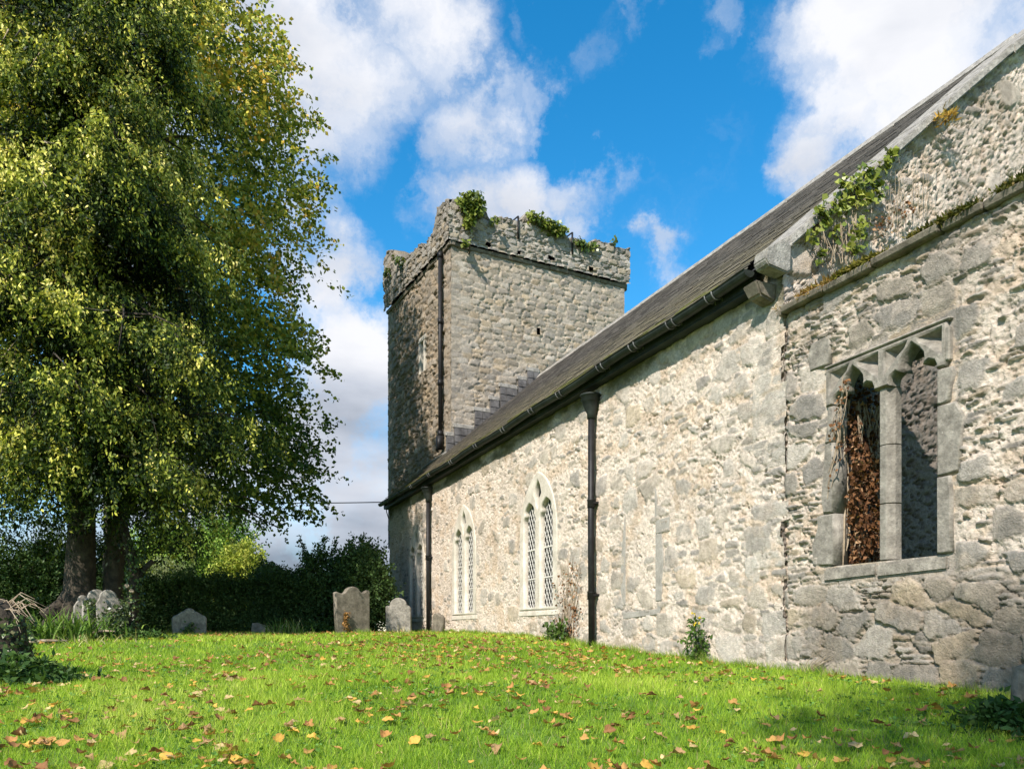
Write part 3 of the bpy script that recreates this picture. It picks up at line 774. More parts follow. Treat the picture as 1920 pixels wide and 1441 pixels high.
def build_tower():
    zb = 3.6
    tw = None
    allV = []; allF = []; allC = []; off = 0
    for face, W, seed in (('e', TW, 211), ('s', TD, 251)):
        ss_ = np.linspace(0, W, int(W / .03)); zs = np.arange(zb, TZ + .02, .028)
        S, Z = np.meshgrid(ss_, zs)
        if face == 'e':
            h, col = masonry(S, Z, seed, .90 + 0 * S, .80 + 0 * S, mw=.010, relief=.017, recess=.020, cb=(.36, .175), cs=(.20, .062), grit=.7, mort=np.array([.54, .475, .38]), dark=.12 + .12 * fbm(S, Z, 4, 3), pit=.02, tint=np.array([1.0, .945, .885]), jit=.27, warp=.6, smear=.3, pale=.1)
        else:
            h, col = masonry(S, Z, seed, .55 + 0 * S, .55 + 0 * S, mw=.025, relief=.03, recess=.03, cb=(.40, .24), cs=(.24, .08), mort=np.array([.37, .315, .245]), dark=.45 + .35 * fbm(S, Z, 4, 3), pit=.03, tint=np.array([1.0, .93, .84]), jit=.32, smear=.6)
        # corner stones
        for edge, dist in (('a', S), ('b', W - S)):
            qz = np.floor(Z / .34); par = (qz % 2 == (0 if face == 'e' else 1))
            qw = np.where(par, .62, .34) + .08 * h3(qz, qz * 0, seed)
            qm = ss(.015, 0, dist - qw) * ss(.0, .04, .49 - np.abs(Z / .34 - qz - .5))
            h = lerp(h, -.006 + .030 * fbm(S * 8, Z * 8, seed + 3, 4), qm * .6)
            qc = np.array([.31, .275, .225]) * (.75 + .5 * h3(qz, qz * 0 + 1, seed))[..., None] * (.7 + .6 * fbm(S * 6, Z * 6, seed + 5, 4))[..., None]
            col = mixc(col, qc, qm * .30)
        h = h * ss(0, .06, S) * ss(0, .06, W - S) if False else h
        n, k = S.shape; F = grid_faces(n, k)
        cs = (S[:-1, :-1] + S[1:, 1:]) / 2; cz = (Z[:-1, :-1] + Z[1:, 1:]) / 2
        keep = np.ones(cs.shape, bool)
        if face == 's':
            s0, z0 = face_px('s', 795.5, 697); s1, z1 = face_px('s', 789.5, 643)
            keep &= ~((cs > s0) & (cs < s1) & (cz > z0 + .05) & (cz < z1 - .05))
            slit = (s0, s1, z0, z1)
        else:
            for (px, py, w, hh) in ((1009, 621, .065, .12),):
                a, bz = face_px('e', px, py)
                keep &= ~((np.abs(cs - a) < w) & (np.abs(cz - bz) < hh))
        F = F[keep.ravel()]
        e = TE if face == 'e' else TS; o_ = TS if face == 'e' else TE
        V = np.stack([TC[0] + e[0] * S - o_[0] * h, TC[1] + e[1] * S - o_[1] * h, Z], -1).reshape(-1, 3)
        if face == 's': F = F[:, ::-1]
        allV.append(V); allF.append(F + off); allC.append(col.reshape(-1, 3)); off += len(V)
    # dark backing a little inside, plus the two far walls and the lower body
    c1 = TC + TE * TW; c2 = c1 + TS * TD; c3 = TC + TS * TD
    def P(p, z): return (p[0], p[1], z)
    i0 = TC + TE * .25 + TS * .25; i1 = TC + TE * TW + TS * .25; i3 = TC + TE * .25 + TS * TD
    extra = [P(i0, 3), P(i1, 3), P(i1, TZ), P(i0, TZ), P(i3, 3), P(i0, 3), P(i0, TZ), P(i3, TZ), P(c1, 3), P(c2, 3), P(c2, TZ), P(c1, TZ), P(c2, 3), P(c3, 3), P(c3, TZ), P(c2, TZ)]
    allV.append(np.array(extra)); allF.append(np.arange(16).reshape(4, 4) + off)
    allC.append(np.concatenate([np.full((8, 3), .04), np.full((8, 3), .3)]))
    tw = link('tower', mesh_np('tower', np.concatenate(allV), np.concatenate(allF), np.concatenate(allC), True), M['masonry'], church)
    tw['label'] = 'square stone tower with a broken ivy topped parapet'
    # parapet: ruined top edge, leaning out a little over the string
    V = []; F = []; CC = []; off = 0
    th = .55
    for face, W, pts, seed in (('e', TW, PE, 311), ('s', TD, PS, 351)):
        px, pz = prof(face, pts)
        s = np.linspace(-.135, W + .135, int(W / .028))
        top = np.interp(s, px, pz) + .07 * (fbm(s * 5, s * 0 + 3, seed, 4, .65) - .5) * 2
        st = (h3(np.floor(s / .27 + .3 * vn(s * 2, s * 0, 5)), s * 0, seed + 9) - .5) * .10
        top = np.maximum(top + st, TZ + .35)
        nr = 70
        S, T = np.meshgrid(s, np.linspace(0, 1, nr)); Z = TZ + .06 + T * (top[None, :] - TZ - .06)
        mo = np.array([.42, .37, .30]) if face == 'e' else np.array([.24, .21, .165])
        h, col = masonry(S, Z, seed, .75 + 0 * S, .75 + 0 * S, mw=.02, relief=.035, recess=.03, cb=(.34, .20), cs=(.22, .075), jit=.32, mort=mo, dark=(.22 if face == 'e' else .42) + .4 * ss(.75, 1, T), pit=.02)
        lean = .13 + h * .9
        e = TE if face == 'e' else TS; o_ = TS if face == 'e' else TE
        f = np.stack([TC[0] + e[0] * S - o_[0] * lean, TC[1] + e[1] * S - o_[1] * lean, Z], -1)
        # rounded back over the top
        backs = []
        for kk, (dz, inn) in enumerate(((.03, .10), (.035, .25), (.0, .45), (-.05, th), (-.6, th), (-1.6, th))):
            jt = .05 * (fbm(s * 6, s * 0 + kk * 2.7, seed + 50, 3) - .5)
            zt = np.maximum(top + dz + jt, TZ - .3) if dz > -.3 else top * 0 + TZ - .2
            backs.append(np.stack([TC[0] + e[0] * s + o_[0] * inn, TC[1] + e[1] * s + o_[1] * inn, zt], -1))
        full = np.concatenate([f, np.stack(backs)], 0)
        cfull = np.concatenate([col, np.repeat(col[-1:], len(backs), 0) * .8], 0)
        n, k = full.shape[:2]; ff = grid_faces(n, k)
        if face == 'e':                                     # drain holes
            kp = np.ones((n - 1, k - 1), bool)
            for (qx, qy, hw) in ((911, 464, .065), (968, 480, .06), (1029, 490, .12), (1103, 510, .08)):
                a_, bz_ = face_px('e', qx, qy)
                kp[:nr - 1] &= ~((np.abs(S[:-1, :-1] - a_) < hw * (.7 + .6 * vn(Z[:-1, :-1] * 9, S[:-1, :-1] * 9, 4))) & (np.abs(Z[:-1, :-1] - bz_ - .04) < .065))
            ff = ff[kp.ravel()]
        if face == 's': ff = ff[:, ::-1]
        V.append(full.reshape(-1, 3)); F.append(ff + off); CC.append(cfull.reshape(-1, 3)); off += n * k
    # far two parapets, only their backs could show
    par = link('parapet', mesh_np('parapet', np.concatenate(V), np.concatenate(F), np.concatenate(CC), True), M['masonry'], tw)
    rp = MB(); q = MB()
    for a, b_, zz in ((TC + TE * TW, TC + TE * TW + TS * TD, 12.35), (TC + TS * TD, TC + TE * TW + TS * TD, 12.3)):
        mid_ = (a + b_) / 2; d = b_ - a; ln = float(np.hypot(*d)); ang = math.atan2(d[1], d[0])
        q.box((mid_[0], mid_[1], (TZ + zz) / 2), (ln - .4, .5, zz - TZ), ang)
    link('rear_parapet', q.mesh('rear_parapet'), M['grave'], tw)
    rp.quad([P(TC, TZ + .3), P(c1, TZ + .3), P(c2, TZ + .3), P(c3, TZ + .3)])
    link('tower_roof', rp.mesh('tower_roof'), M['slate'], tw)
    # string course: a thin ledge of worn stones, parapet shadow put into its dark colour
    sc = MB()
    for face, W in (('e', TW), ('s', TD)):
        s = -.10
        while s < W + .02:
            L = random.uniform(.35, .8); s2 = min(s + L, W + .1); o2 = .07 + random.uniform(-.02, .02); z = TZ - .01 + random.uniform(-.008, .008)
            b = [t_pt(face, s, o2 - .03, z - .05), t_pt(face, s2 - .008, o2 - .03, z - .05), t_pt(face, s2 - .008, -.1, z - .05), t_pt(face, s, -.1, z - .05)]
            tt = [t_pt(face, s, o2, z + .05), t_pt(face, s2 - .008, o2, z + .05), t_pt(face, s2 - .008, -.1, z + .09), t_pt(face, s, -.1, z + .09)]
            sc.hexa(b, tt); s = s2
    link('string_course', sc.mesh('string_course', .012), M['grave'], tw)
    # slit window
    s0, s1, z0, z1 = slit
    sl = MB()
    for (a, b_) in ((s0 - .13, s0 + .01), (s1 - .01, s1 + .13)):
        sl.hexa([t_pt('s', a, .03, z0), t_pt('s', b_, .03, z0), t_pt('s', b_, -.3, z0), t_pt('s', a, -.3, z0)], [t_pt('s', a, .03, z1), t_pt('s', b_, .03, z1), t_pt('s', b_, -.3, z1), t_pt('s', a, -.3, z1)])
    sl.hexa([t_pt('s', s0 - .15, .035, z1), t_pt('s', s1 + .15, .035, z1), t_pt('s', s1 + .15, -.3, z1), t_pt('s', s0 - .15, -.3, z1)], [t_pt('s', s0 - .15, .03, z1 + .16), t_pt('s', s1 + .15, .03, z1 + .16), t_pt('s', s1 + .15, -.3, z1 + .16), t_pt('s', s0 - .15, -.3, z1 + .16)])
    link('slit_window', sl.mesh('slit_window', .01), M['pale_dressed'], tw)
    # iron bars cramped to the parapet
    for (px, py0, py1) in ((967, 410, 452), (1068, 440, 480)):
        a, ztop = face_px('e', px, py0); _, zbot = face_px('e', px, py1)
        ib = MB(); ib.tube([t_pt('e', a, .16, zbot), t_pt('e', a, .16, ztop)], .03, 6); ib.tube([t_pt('e', a, .16, ztop), t_pt('e', a - .25, -.1, ztop - .22)], .022, 6)
        link('iron_bar', ib.mesh('iron_bar'), M['iron'], tw)
    # downpipe on the side face
    s, zt_ = face_px('s', 832, 475); _, zb_ = face_px('s', 830, 846)
    p = t_pt('s', s, .11, 0)
    dp = MB(); dp.tube([(p[0], p[1], zt_), (p[0], p[1], zb_ + .1)], .062, 12)
    for z in (zt_ - .08, 9.2, 7.4, 5.9): dp.tube([(p[0], p[1], z - .08), (p[0], p[1], z + .08)], .078, 12)
    dp.tube([(p[0] - .02, p[1], zb_ + .42), (p[0] - .02, p[1], zb_ + .05), (p[0] - .10, p[1] - .02, zb_ - .02)], [.11, .11, .07], 12)
    link('downpipe', dp.mesh('downpipe'), M['iron'], tw)
    # slate stepped flashing on the face above the roof
    st = MB(); caps = []
    steps = [(505, 552, 655), (556, 692, 597), (697, 803, 482), (803, 867, 406), (873, 992, 317), (998, 1055, 266), (1060, 1142, 206)]
    Z2 = lambda x, y: (700 + x * .2708, 640 + y * .2708)
    for (xa, xb, yt) in steps:
        sa, za = face_px('e', *Z2(xa, yt)); sb, _ = face_px('e', *Z2(xb, yt))
        xx = t_pt('e', (sa + sb) / 2, 0, 0)[0]; zl = roofz(xx) - .5
        n = max(1, round((sb - sa) / .22)); hh = za
        while hh > zl:
            for i in range(n):
                a = lerp(sa, sb, i / n); b_ = lerp(sa, sb, (i + 1) / n); o2 = .055 + random.uniform(0, .012)
                st.hexa([t_pt('e', a + .006, o2 + .015, hh - .20), t_pt('e', b_ - .006, o2 + .015, hh - .20), t_pt('e', b_ - .006, -.05, hh - .20), t_pt('e', a + .006, -.05, hh - .20)],
                        [t_pt('e', a + .006, o2, hh), t_pt('e', b_ - .006, o2, hh), t_pt('e', b_ - .006, -.05, hh), t_pt('e', a + .006, -.05, hh)])
            hh -= .205
        cap = MB(); caps.append(cap); cap.hexa([t_pt('e', sa - .04, .06, za + .004), t_pt('e', sb + .02, .06, za + .004), t_pt('e', sb + .02, -.05, za + .004), t_pt('e', sa - .04, -.05, za + .004)],
                 [t_pt('e', sa - .04, .045, za + .13), t_pt('e', sb + .02, .045, za + .13), t_pt('e', sb + .02, -.05, za + .13), t_pt('e', sa - .04, -.05, za + .13)])
    fl = stone_mat('purple_slate', attr=False, base=(.058, .053, .050), base2=(.17, .158, .148), scale=5, grain=60, bump=.15, var=.25, rough=.6)
    link('stepped_flashing', st.mesh('stepped_flashing'), fl, tw)
    for cap in caps: link('mortar_fillet', cap.mesh('mortar_fillet', .015), M['coping'], tw)
build_tower()

# ---- ruined chancel wall with the twin light window
ruin = thing('ruined_wall', 'roofless rubble wall with an empty twin light window, mossy along its top', 'wall', (6.4, 5, -.45))
CW = dict(y0=4.86, y1=6.02, zs=.69, zh=2.62)
def build_ruin():
    ys = np.arange(2.3, 6.86, .0112); zs_ = np.linspace(-.85, 3.42, 385)
    Y, Zg = np.meshgrid(ys, zs_)
    wob = .03 * (fbm(Y * 2.5, Y * 0, 61, 3) - .5)
    Z = Zg + wob * ss(2.9, 3.42, Zg)
    low = ss(.75, .25, Z + .25 * (fbm(Y * .8, Z * .8, 62, 3) - .5)) * ss(6.75, 6.2, Y)
    pb = .46 + .30 * low + 0 * Y; ps = .84 + .12 * low
    # calmer, more limed field at upper right
    lim = ss(5.0, 4.2, Y) * (1 - low)
    pb = pb + .04 * lim; ps = ps - .40 * lim
    dark = .34 * low + .40 * ss(5.0, 4.0, Y) * low + .70 * ss(2.4, 3.3, Z) * ss(.42, .62, fbm(Y * 1.3, Z * .8, 64, 4)) + .35 * ss(3.05, 3.4, Z) * ss(.35, .6, fbm(Y * 1.5, Z, 63, 3))
    h, col = masonry(Y, Z, 71, pb, ps, mw=.016, relief=.020, recess=.013, cb=(.40, .25), cs=(.23, .046), grit=.75, dark=dark, pit=.018, smear=.45, pale=.12, crack=1.6, tilt=.7, tint=np.array([.92, .885, .85]))
    h2, col2 = masonry(Y, Z, 83, pb, ps, mw=.005, relief=.018, recess=.024, cb=(.40, .25), cs=(.30, .055), dark=dark + .10, pit=.02, mort=np.array([.40, .345, .27]), smear=.65, crack=2.2, jit=.36, grit=.7, tint=np.array([.92, .88, .84]))
    h = lerp(h, h2, low); col = mixc(col, col2, low)
    # level off around the window's dressed stones
    d = np.hypot(np.maximum(np.abs(Y - 5.44) - .72, 0), np.maximum(np.maximum(.55 - Z, Z - 2.72), 0))
    fl = ss(.10, .0, d)
    h = h * (1 - fl) - .02 * fl
    h = h - .030 * ss(6.66, 6.74, Y)
    n, k = Y.shape; F = grid_faces(n, k)
    cy = (Y[:-1, :-1] + Y[1:, 1:]) / 2; cz = (Z[:-1, :-1] + Z[1:, 1:]) / 2
    hole = (cy > CW['y0'] - .06) & (cy < CW['y1'] + .06) & (cz > CW['zs'] - .02) & (cz < CW['zh'] - .02)
    F = F[~hole.ravel()]
    V = np.stack([WX - h, Y, Z], -1).reshape(-1, 3)
    link('rubble_face', mesh_np('rubble_face', V, F, col.reshape(-1, 3), True), M['masonry'], ruin)
    # inside face, top and reveals
    b = MB(); xi = WX + .85
    for (ya, yb, za, zb_) in ((2.3, 4.7, -.9, 3.40), (6.3, 6.72, -.9, 3.40), (4.7, 6.3, -.9, .55), (4.7, 6.3, 2.75, 3.40)):
        b.quad([(xi, ya, za), (xi, yb, za), (xi, yb, zb_), (xi, ya, zb_)])
    b.quad([(6.02, 2.3, 3.40), (xi, 2.3, 3.40), (xi, 6.72, 3.40), (6.02, 6.72, 3.40)])
    b.quad([(6.0, 2.3, -.9), (xi, 2.3, -.9), (xi, 2.3, 3.4), (6.0, 2.3, 3.4)])
    b.quad([(6.1, 4.80, .60), (xi, 4.7, .55), (xi, 4.7, 2.75), (6.1, 4.80, 2.70)])
    b.quad([(6.1, 6.08, .60), (xi, 6.3, .55), (xi, 6.3, 2.75), (6.1, 6.08, 2.70)])
    b.quad([(6.1, 4.80, .60), (xi, 4.7, .55), (xi, 6.3, .55), (6.1, 6.08, .60)])
    b.quad([(6.1, 4.80, 2.70), (xi, 4.7, 2.75), (xi, 6.3, 2.75), (6.1, 6.08, 2.70)])
    link('wall_core', b.mesh('wall_core'), M['darkstone'], ruin)
    # slabs along the top, undercut so they throw a line of shade
    tp = MB(); y = 2.3
    while y < 6.74:
        L = random.uniform(.3, .75); y2 = min(y + L, 6.75); o = random.uniform(.06, .11); z = 3.40 + random.uniform(-.012, .012)
        tp.hexa([(WX - o + .02, y, z - .005), (6.9, y, z - .005), (6.9, y2 - .01, z - .005), (WX - o + .02, y2 - .01, z - .005)],
                [(WX - o, y, z + .06), (6.9, y, z + .09), (6.9, y2 - .01, z + .09), (WX - o, y2 - .01, z + .06)])
        y = y2
    link('top_slabs', tp.mesh('top_slabs', .012), M['grave'], ruin)
    # window: head with two cusped ogee lights, jambs, mullion and sill
    bas = lambda x: ((x, 0, 0), (0, 1, 0), (0, 0, 1), (1, 0, 0))
    y0, y1, zs, zh = CW['y0'], CW['y1'], CW['zs'], CW['zh']; mc = 5.44; mh = .085
    zsp = 2.27
    a = (y1 - y0 - 2 * mh) / 4; cl, cr = y0 + a, y1 - a
    def ogee(c, a):
        half = [(a, 0), (a, .03), (a * .92, .075), (a * .70, .10), (a * .44, .075), (a * .50, .13), (a * .47, .18), (a * .30, .235), (a * .11, .275), (0, .30)]
        return [(c + x, zsp + z) for x, z in half] + [(c - x, zsp + z) for x, z in half[::-1][1:]]
    o1 = ogee(cl, a - .002); o2 = ogee(cr, a - .002)
    outer = [(y0 - .10, zsp - .005), (o1[-1][0], zsp - .005)] + o1[::-1] + [(o1[0][0], zsp - .005), (o2[-1][0], zsp - .005)] + o2[::-1] + [(o2[0][0], zsp - .005), (y1 + .10, zsp - .005), (y1 + .10, zh + .02), (y0 - .10, zh + .02)]
    rings = []
    for c in (cl, cr):
        for q in (-1, 1):
            edge = a + mh * .52
            rings.append([(c + q * edge, zh - .02), (c + q * .06, zh - .02), (c + q * a * .34, zsp + .285), (c + q * a * .66, zsp + .235), (c + q * a * .94, zsp + .17), (c + q * edge, zsp + .12)])
    head = link('window_head', plate('window_head', outer, rings, .17, .016, bas(WX + .065)), M['dressed'], ruin)
    sk = MB()                                             # sunk spandrels: each a shallow hollow pyramid
    for ring in rings:
        cy_ = sum(p[0] for p in ring) / len(ring) * .7 + ring[0][0] * .3; cz_ = sum(p[1] for p in ring) / len(ring) * .6 + ring[0][1] * .4
        for i in range(len(ring)):
            p, q = ring[i], ring[(i + 1) % len(ring)]
            sk.bm.faces.new([sk.bm.verts.new((WX + .004, p[0], p[1])), sk.bm.verts.new((WX + .004, q[0], q[1])), sk.bm.verts.new((WX + .085, cy_, cz_))])
    link('sunk_spandrels', sk.mesh('sunk_spandrels'), M['dressed'], head)
    lab = MB()
    lab.hexa([(WX - .028, y0 - .14, zh + .021), (WX + .15, y0 - .14, zh + .021), (WX + .15, y1 + .11, zh + .021), (WX - .028, y1 + .11, zh + .021)],
             [(WX - .034, y0 - .14, zh + .045), (WX + .15, y0 - .14, zh + .06), (WX + .15, y1 + .11, zh + .06), (WX - .034, y1 + .11, zh + .045)])
    lab.box((WX + .02, y0 - .11, (zsp + zh) / 2), (.09, .045, zh - zsp - .06))
    link('label_mould', lab.mesh('label_mould', .012), M['dressed'], head)
    mu = MB()
    segs = [zs - .01, 1.20, 1.74, zsp]
    for k in range(3):
        za, zb_ = segs[k] + .003, segs[k + 1] - .003; j = random.uniform(-.004, .004)
        prof_ = [(WX + .012, mc - .035), (WX + .012, mc + .035), (WX + .075, mc + mh), (WX + .15, mc + mh), (WX + .21, mc + .03), (WX + .21, mc - .03), (WX + .15, mc - mh), (WX + .075, mc - mh)]
        bot = [mu.bm.verts.new((p[0] + j, p[1] + j, za)) for p in prof_]; top = [mu.bm.verts.new((p[0] + j, p[1] + j, zb_)) for p in prof_]
        mu.bm.faces.new(bot[::-1]); mu.bm.faces.new(top)
        for i in range(8): mu.bm.faces.new([bot[i], bot[(i + 1) % 8], top[(i + 1) % 8], top[i]])
    link('mullion', mu.mesh('mullion', .005), M['dressed'], ruin)
    rj = random.Random(5)
    for side, stones in ((1, [(zs - .01, 1.20, .27), (1.20, 1.90, .15), (1.90, 2.26, .11), (2.68, 2.98, .14)]), (-1, [(zs - .01, 1.34, .16), (1.34, 1.95, .24), (1.95, 2.26, .14)])):
        for (za, zb_, w) in stones:
            e = (y1 if side == 1 else y0) + (side * .04 if za > 2.5 else 0)
            j = lambda q: rj.uniform(-q, q)
            if za > 2.5: w = .26
            ring = [(e, za + .005), (e + side * (w + j(.02)) * .5, za + .005 + j(.006)), (e + side * (w + j(.03)), za + .012 + j(.01)), (e + side * (w * 1.06 + j(.03)), lerp(za, zb_, .35 + j(.1))), (e + side * (w * .97 + j(.04)), lerp(za, zb_, .75)), (e + side * (w * .86 + j(.03)), zb_ - .012 + j(.01)), (e + side * w * .4, zb_ - .005 + j(.006)), (e, zb_ - .005)]
            if side == -1: ring = ring[::-1]
            link('jamb_stone', plate('jamb_stone', ring, [], .20, .014, bas(WX + .085 + j(.008))), M['dressed'], ruin)
    sl = MB()
    for (ya, yb) in ((4.76, 5.50), (5.505, 6.16)):
        sl.hexa([(WX - .006, ya, zs - .15), (WX + .5, ya, zs - .15), (WX + .5, yb, zs - .17), (WX - .012, yb, zs - .17)], [(WX - .002, ya, zs - .03), (WX + .5, ya, zs + .02), (WX + .5, yb, zs + .02), (WX - .006, yb, zs - .035)])
    link('sill', sl.mesh('sill', .018, 2), stone_mat('lichened_sill', attr=False, base=(.17, .15, .12), base2=(.33, .295, .24), scale=6, grain=45, bump=.7, var=.42, spots=((.62, .62, .58), 6, .70)), ruin)
build_ruin()

# ------------------------------------------------------------------ foliage
def unit(v): return v / np.maximum(np.linalg.norm(v, axis=-1, keepdims=True), 1e-9)
def leaf_mesh(name, P, D, Nn, L, W, cols, fold=.0):
    """one diamond shaped leaf per row: base P, direction D, facing Nn"""
    D = unit(D); S = unit(np.cross(D, Nn)); U = np.cross(S, D)
    L = np.asarray(L)[:, None]; W = np.asarray(W)[:, None]
    mid = P + D * L * .45 + U * W * fold
    V = np.stack([P, mid + S * W * .5, P + D * L, mid - S * W * .5], 1).reshape(-1, 3)
    F = np.arange(len(V)).reshape(-1, 4)
    return mesh_np(name, V, F, np.repeat(cols, 4, 0))
def palette(n, rng, stops, t=None):
    """random blend along a list of colours"""
    stops = np.array(stops); t = rng.random(n) if t is None else np.clip(t, 0, .9999)
    x = t * (len(stops) - 1); i = x.astype(int); f = (x - i)[:, None]
    c = stops[i] * (1 - f) + stops[i + 1] * f
    return c * (.72 + .56 * rng.random(n))[:, None]
def sprays(name, B, T, ln, k, rng, L, W, stops, tcol, droop=.6, jit=.07, up=.5, spread=.9):
    """twigs at B pointing along T, each with k leaves"""
    n = len(B); idx = np.repeat(np.arange(n), k); t = np.tile((np.arange(k) + .5) / k, n)
    t = t + (rng.random(len(t)) - .5) / k
    Tn = unit(T)[idx]
    P = B[idx] + Tn * (t * ln[idx])[:, None]
    P[:, 2] -= droop * (t ** 2) * ln[idx] * .5
    P += rng.normal(0, jit, P.shape)
    D = Tn * .7 + rng.normal(0, spread, P.shape); D[:, 2] -= droop
    Nn = rng.normal(0, 1, P.shape); Nn[:, 2] += up
    m = len(P); s = .65 + .7 * rng.random(m)
    tc = tcol[idx] + rng.normal(0, .16, m)
    return leaf_mesh(name, P, D, Nn, L * s, W * s, palette(m, rng, stops, tc))
def n3(p, f, s): return fbm(p[:, 0] * f + p[:, 2] * f * .7, p[:, 1] * f - p[:, 2] * f * .6, s, 3)

def limbs(name, specs, n=8):
    mb = MB()
    for pts, rads in specs: mb.tube(pts, rads, n, True, .06)
    return mb.mesh(name)

def lime_tree():
    rng = np.random.default_rng(21)
    bx, by, _ = at(212, 21.5); bz = gpt((bx, by)); base = np.array([bx, by, bz])
    root = thing('lime_tree', 'tall spreading broadleaf tree with sky showing through its leaves, behind the golden conifer', 'tree', (bx, by, bz))
    H = np.array([1.6, 2.6, 4.0, 6.8, 9, 11, 13, 14.8, 16.4, 17.0]) * 1.155; Rr = np.array([3.4, 4.4, 5.0, 5.1, 4.85, 4.7, 4.6, 3.6, 1.5, .3]) * 1.155
    n = 10500
    h = rng.uniform(4.0, 19.6, n * 2); keep = rng.random(n * 2) < np.interp(h, H, Rr) / 6.2; h = h[keep][:n]; n = len(h)
    a = rng.uniform(0, 2 * math.pi, n)
    lump = fbm(np.cos(a) * 3.0 + h * .35, np.sin(a) * 3.0 + h * 1.0, 33, 4, .65)
    q = rng.random(n) ** .55
    r = np.interp(h, H, Rr) * (.30 + .70 * q) * (.62 + .70 * lump)
    r = np.minimum(r, np.interp(h, H, Rr) * 1.03)
    # layered boughs: thin the leaves between the layers
    lay = fbm(a * 1.6, h * 1.5, 35, 3)
    k = rng.random(n) < ss(.34, .56, lay + .25 * (1 - q))
    h, a, r, q = h[k], a[k], r[k], q[k]
    out = np.stack([np.cos(a), np.sin(a), np.zeros_like(a)], -1)
    B = np.stack([bx + out[:, 0] * r, by + out[:, 1] * r, bz + h - .06 * r * r * .4], -1)
    T = out + rng.normal(0, .45, out.shape); T[:, 2] += -.25
    tc = .05 + .62 * fbm(a * 1.3, h * .5, 37, 3) + .46 * ss(5, 12, h) * q  # sunlit top and shaded lower leaves put into the colour
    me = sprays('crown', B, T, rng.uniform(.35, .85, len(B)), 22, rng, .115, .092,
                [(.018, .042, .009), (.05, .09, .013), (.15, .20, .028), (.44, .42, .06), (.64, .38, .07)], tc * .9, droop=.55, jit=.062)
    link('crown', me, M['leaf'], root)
    specs = [([(bx, by, bz - .2), (bx + .02, by, bz + .5), (bx + .1, by, bz + 2.5), (bx - .05, by, bz + 6), (bx, by, bz + 12), (bx, by, bz + 17)], [.55, .36, .30, .26, .17, .04])]
    for i in range(46):
        hh = rng.uniform(3.2, 15.5); aa = rng.uniform(0, 6.28); L = np.interp(hh + .6, H, Rr) * rng.uniform(.55, .9)
        o = np.array([math.cos(aa), math.sin(aa)])
        pts = [(bx + o[0] * L * t, by + o[1] * L * t, bz + hh + 1.1 * t - 1.6 * t * t + rng.normal(0, .06)) for t in (0, .25, .5, .75, 1)]
        specs.append((pts, [.09, .065, .045, .028, .010]))
    link('trunk', limbs('trunk', specs), M['bark'], root)
lime_tree()

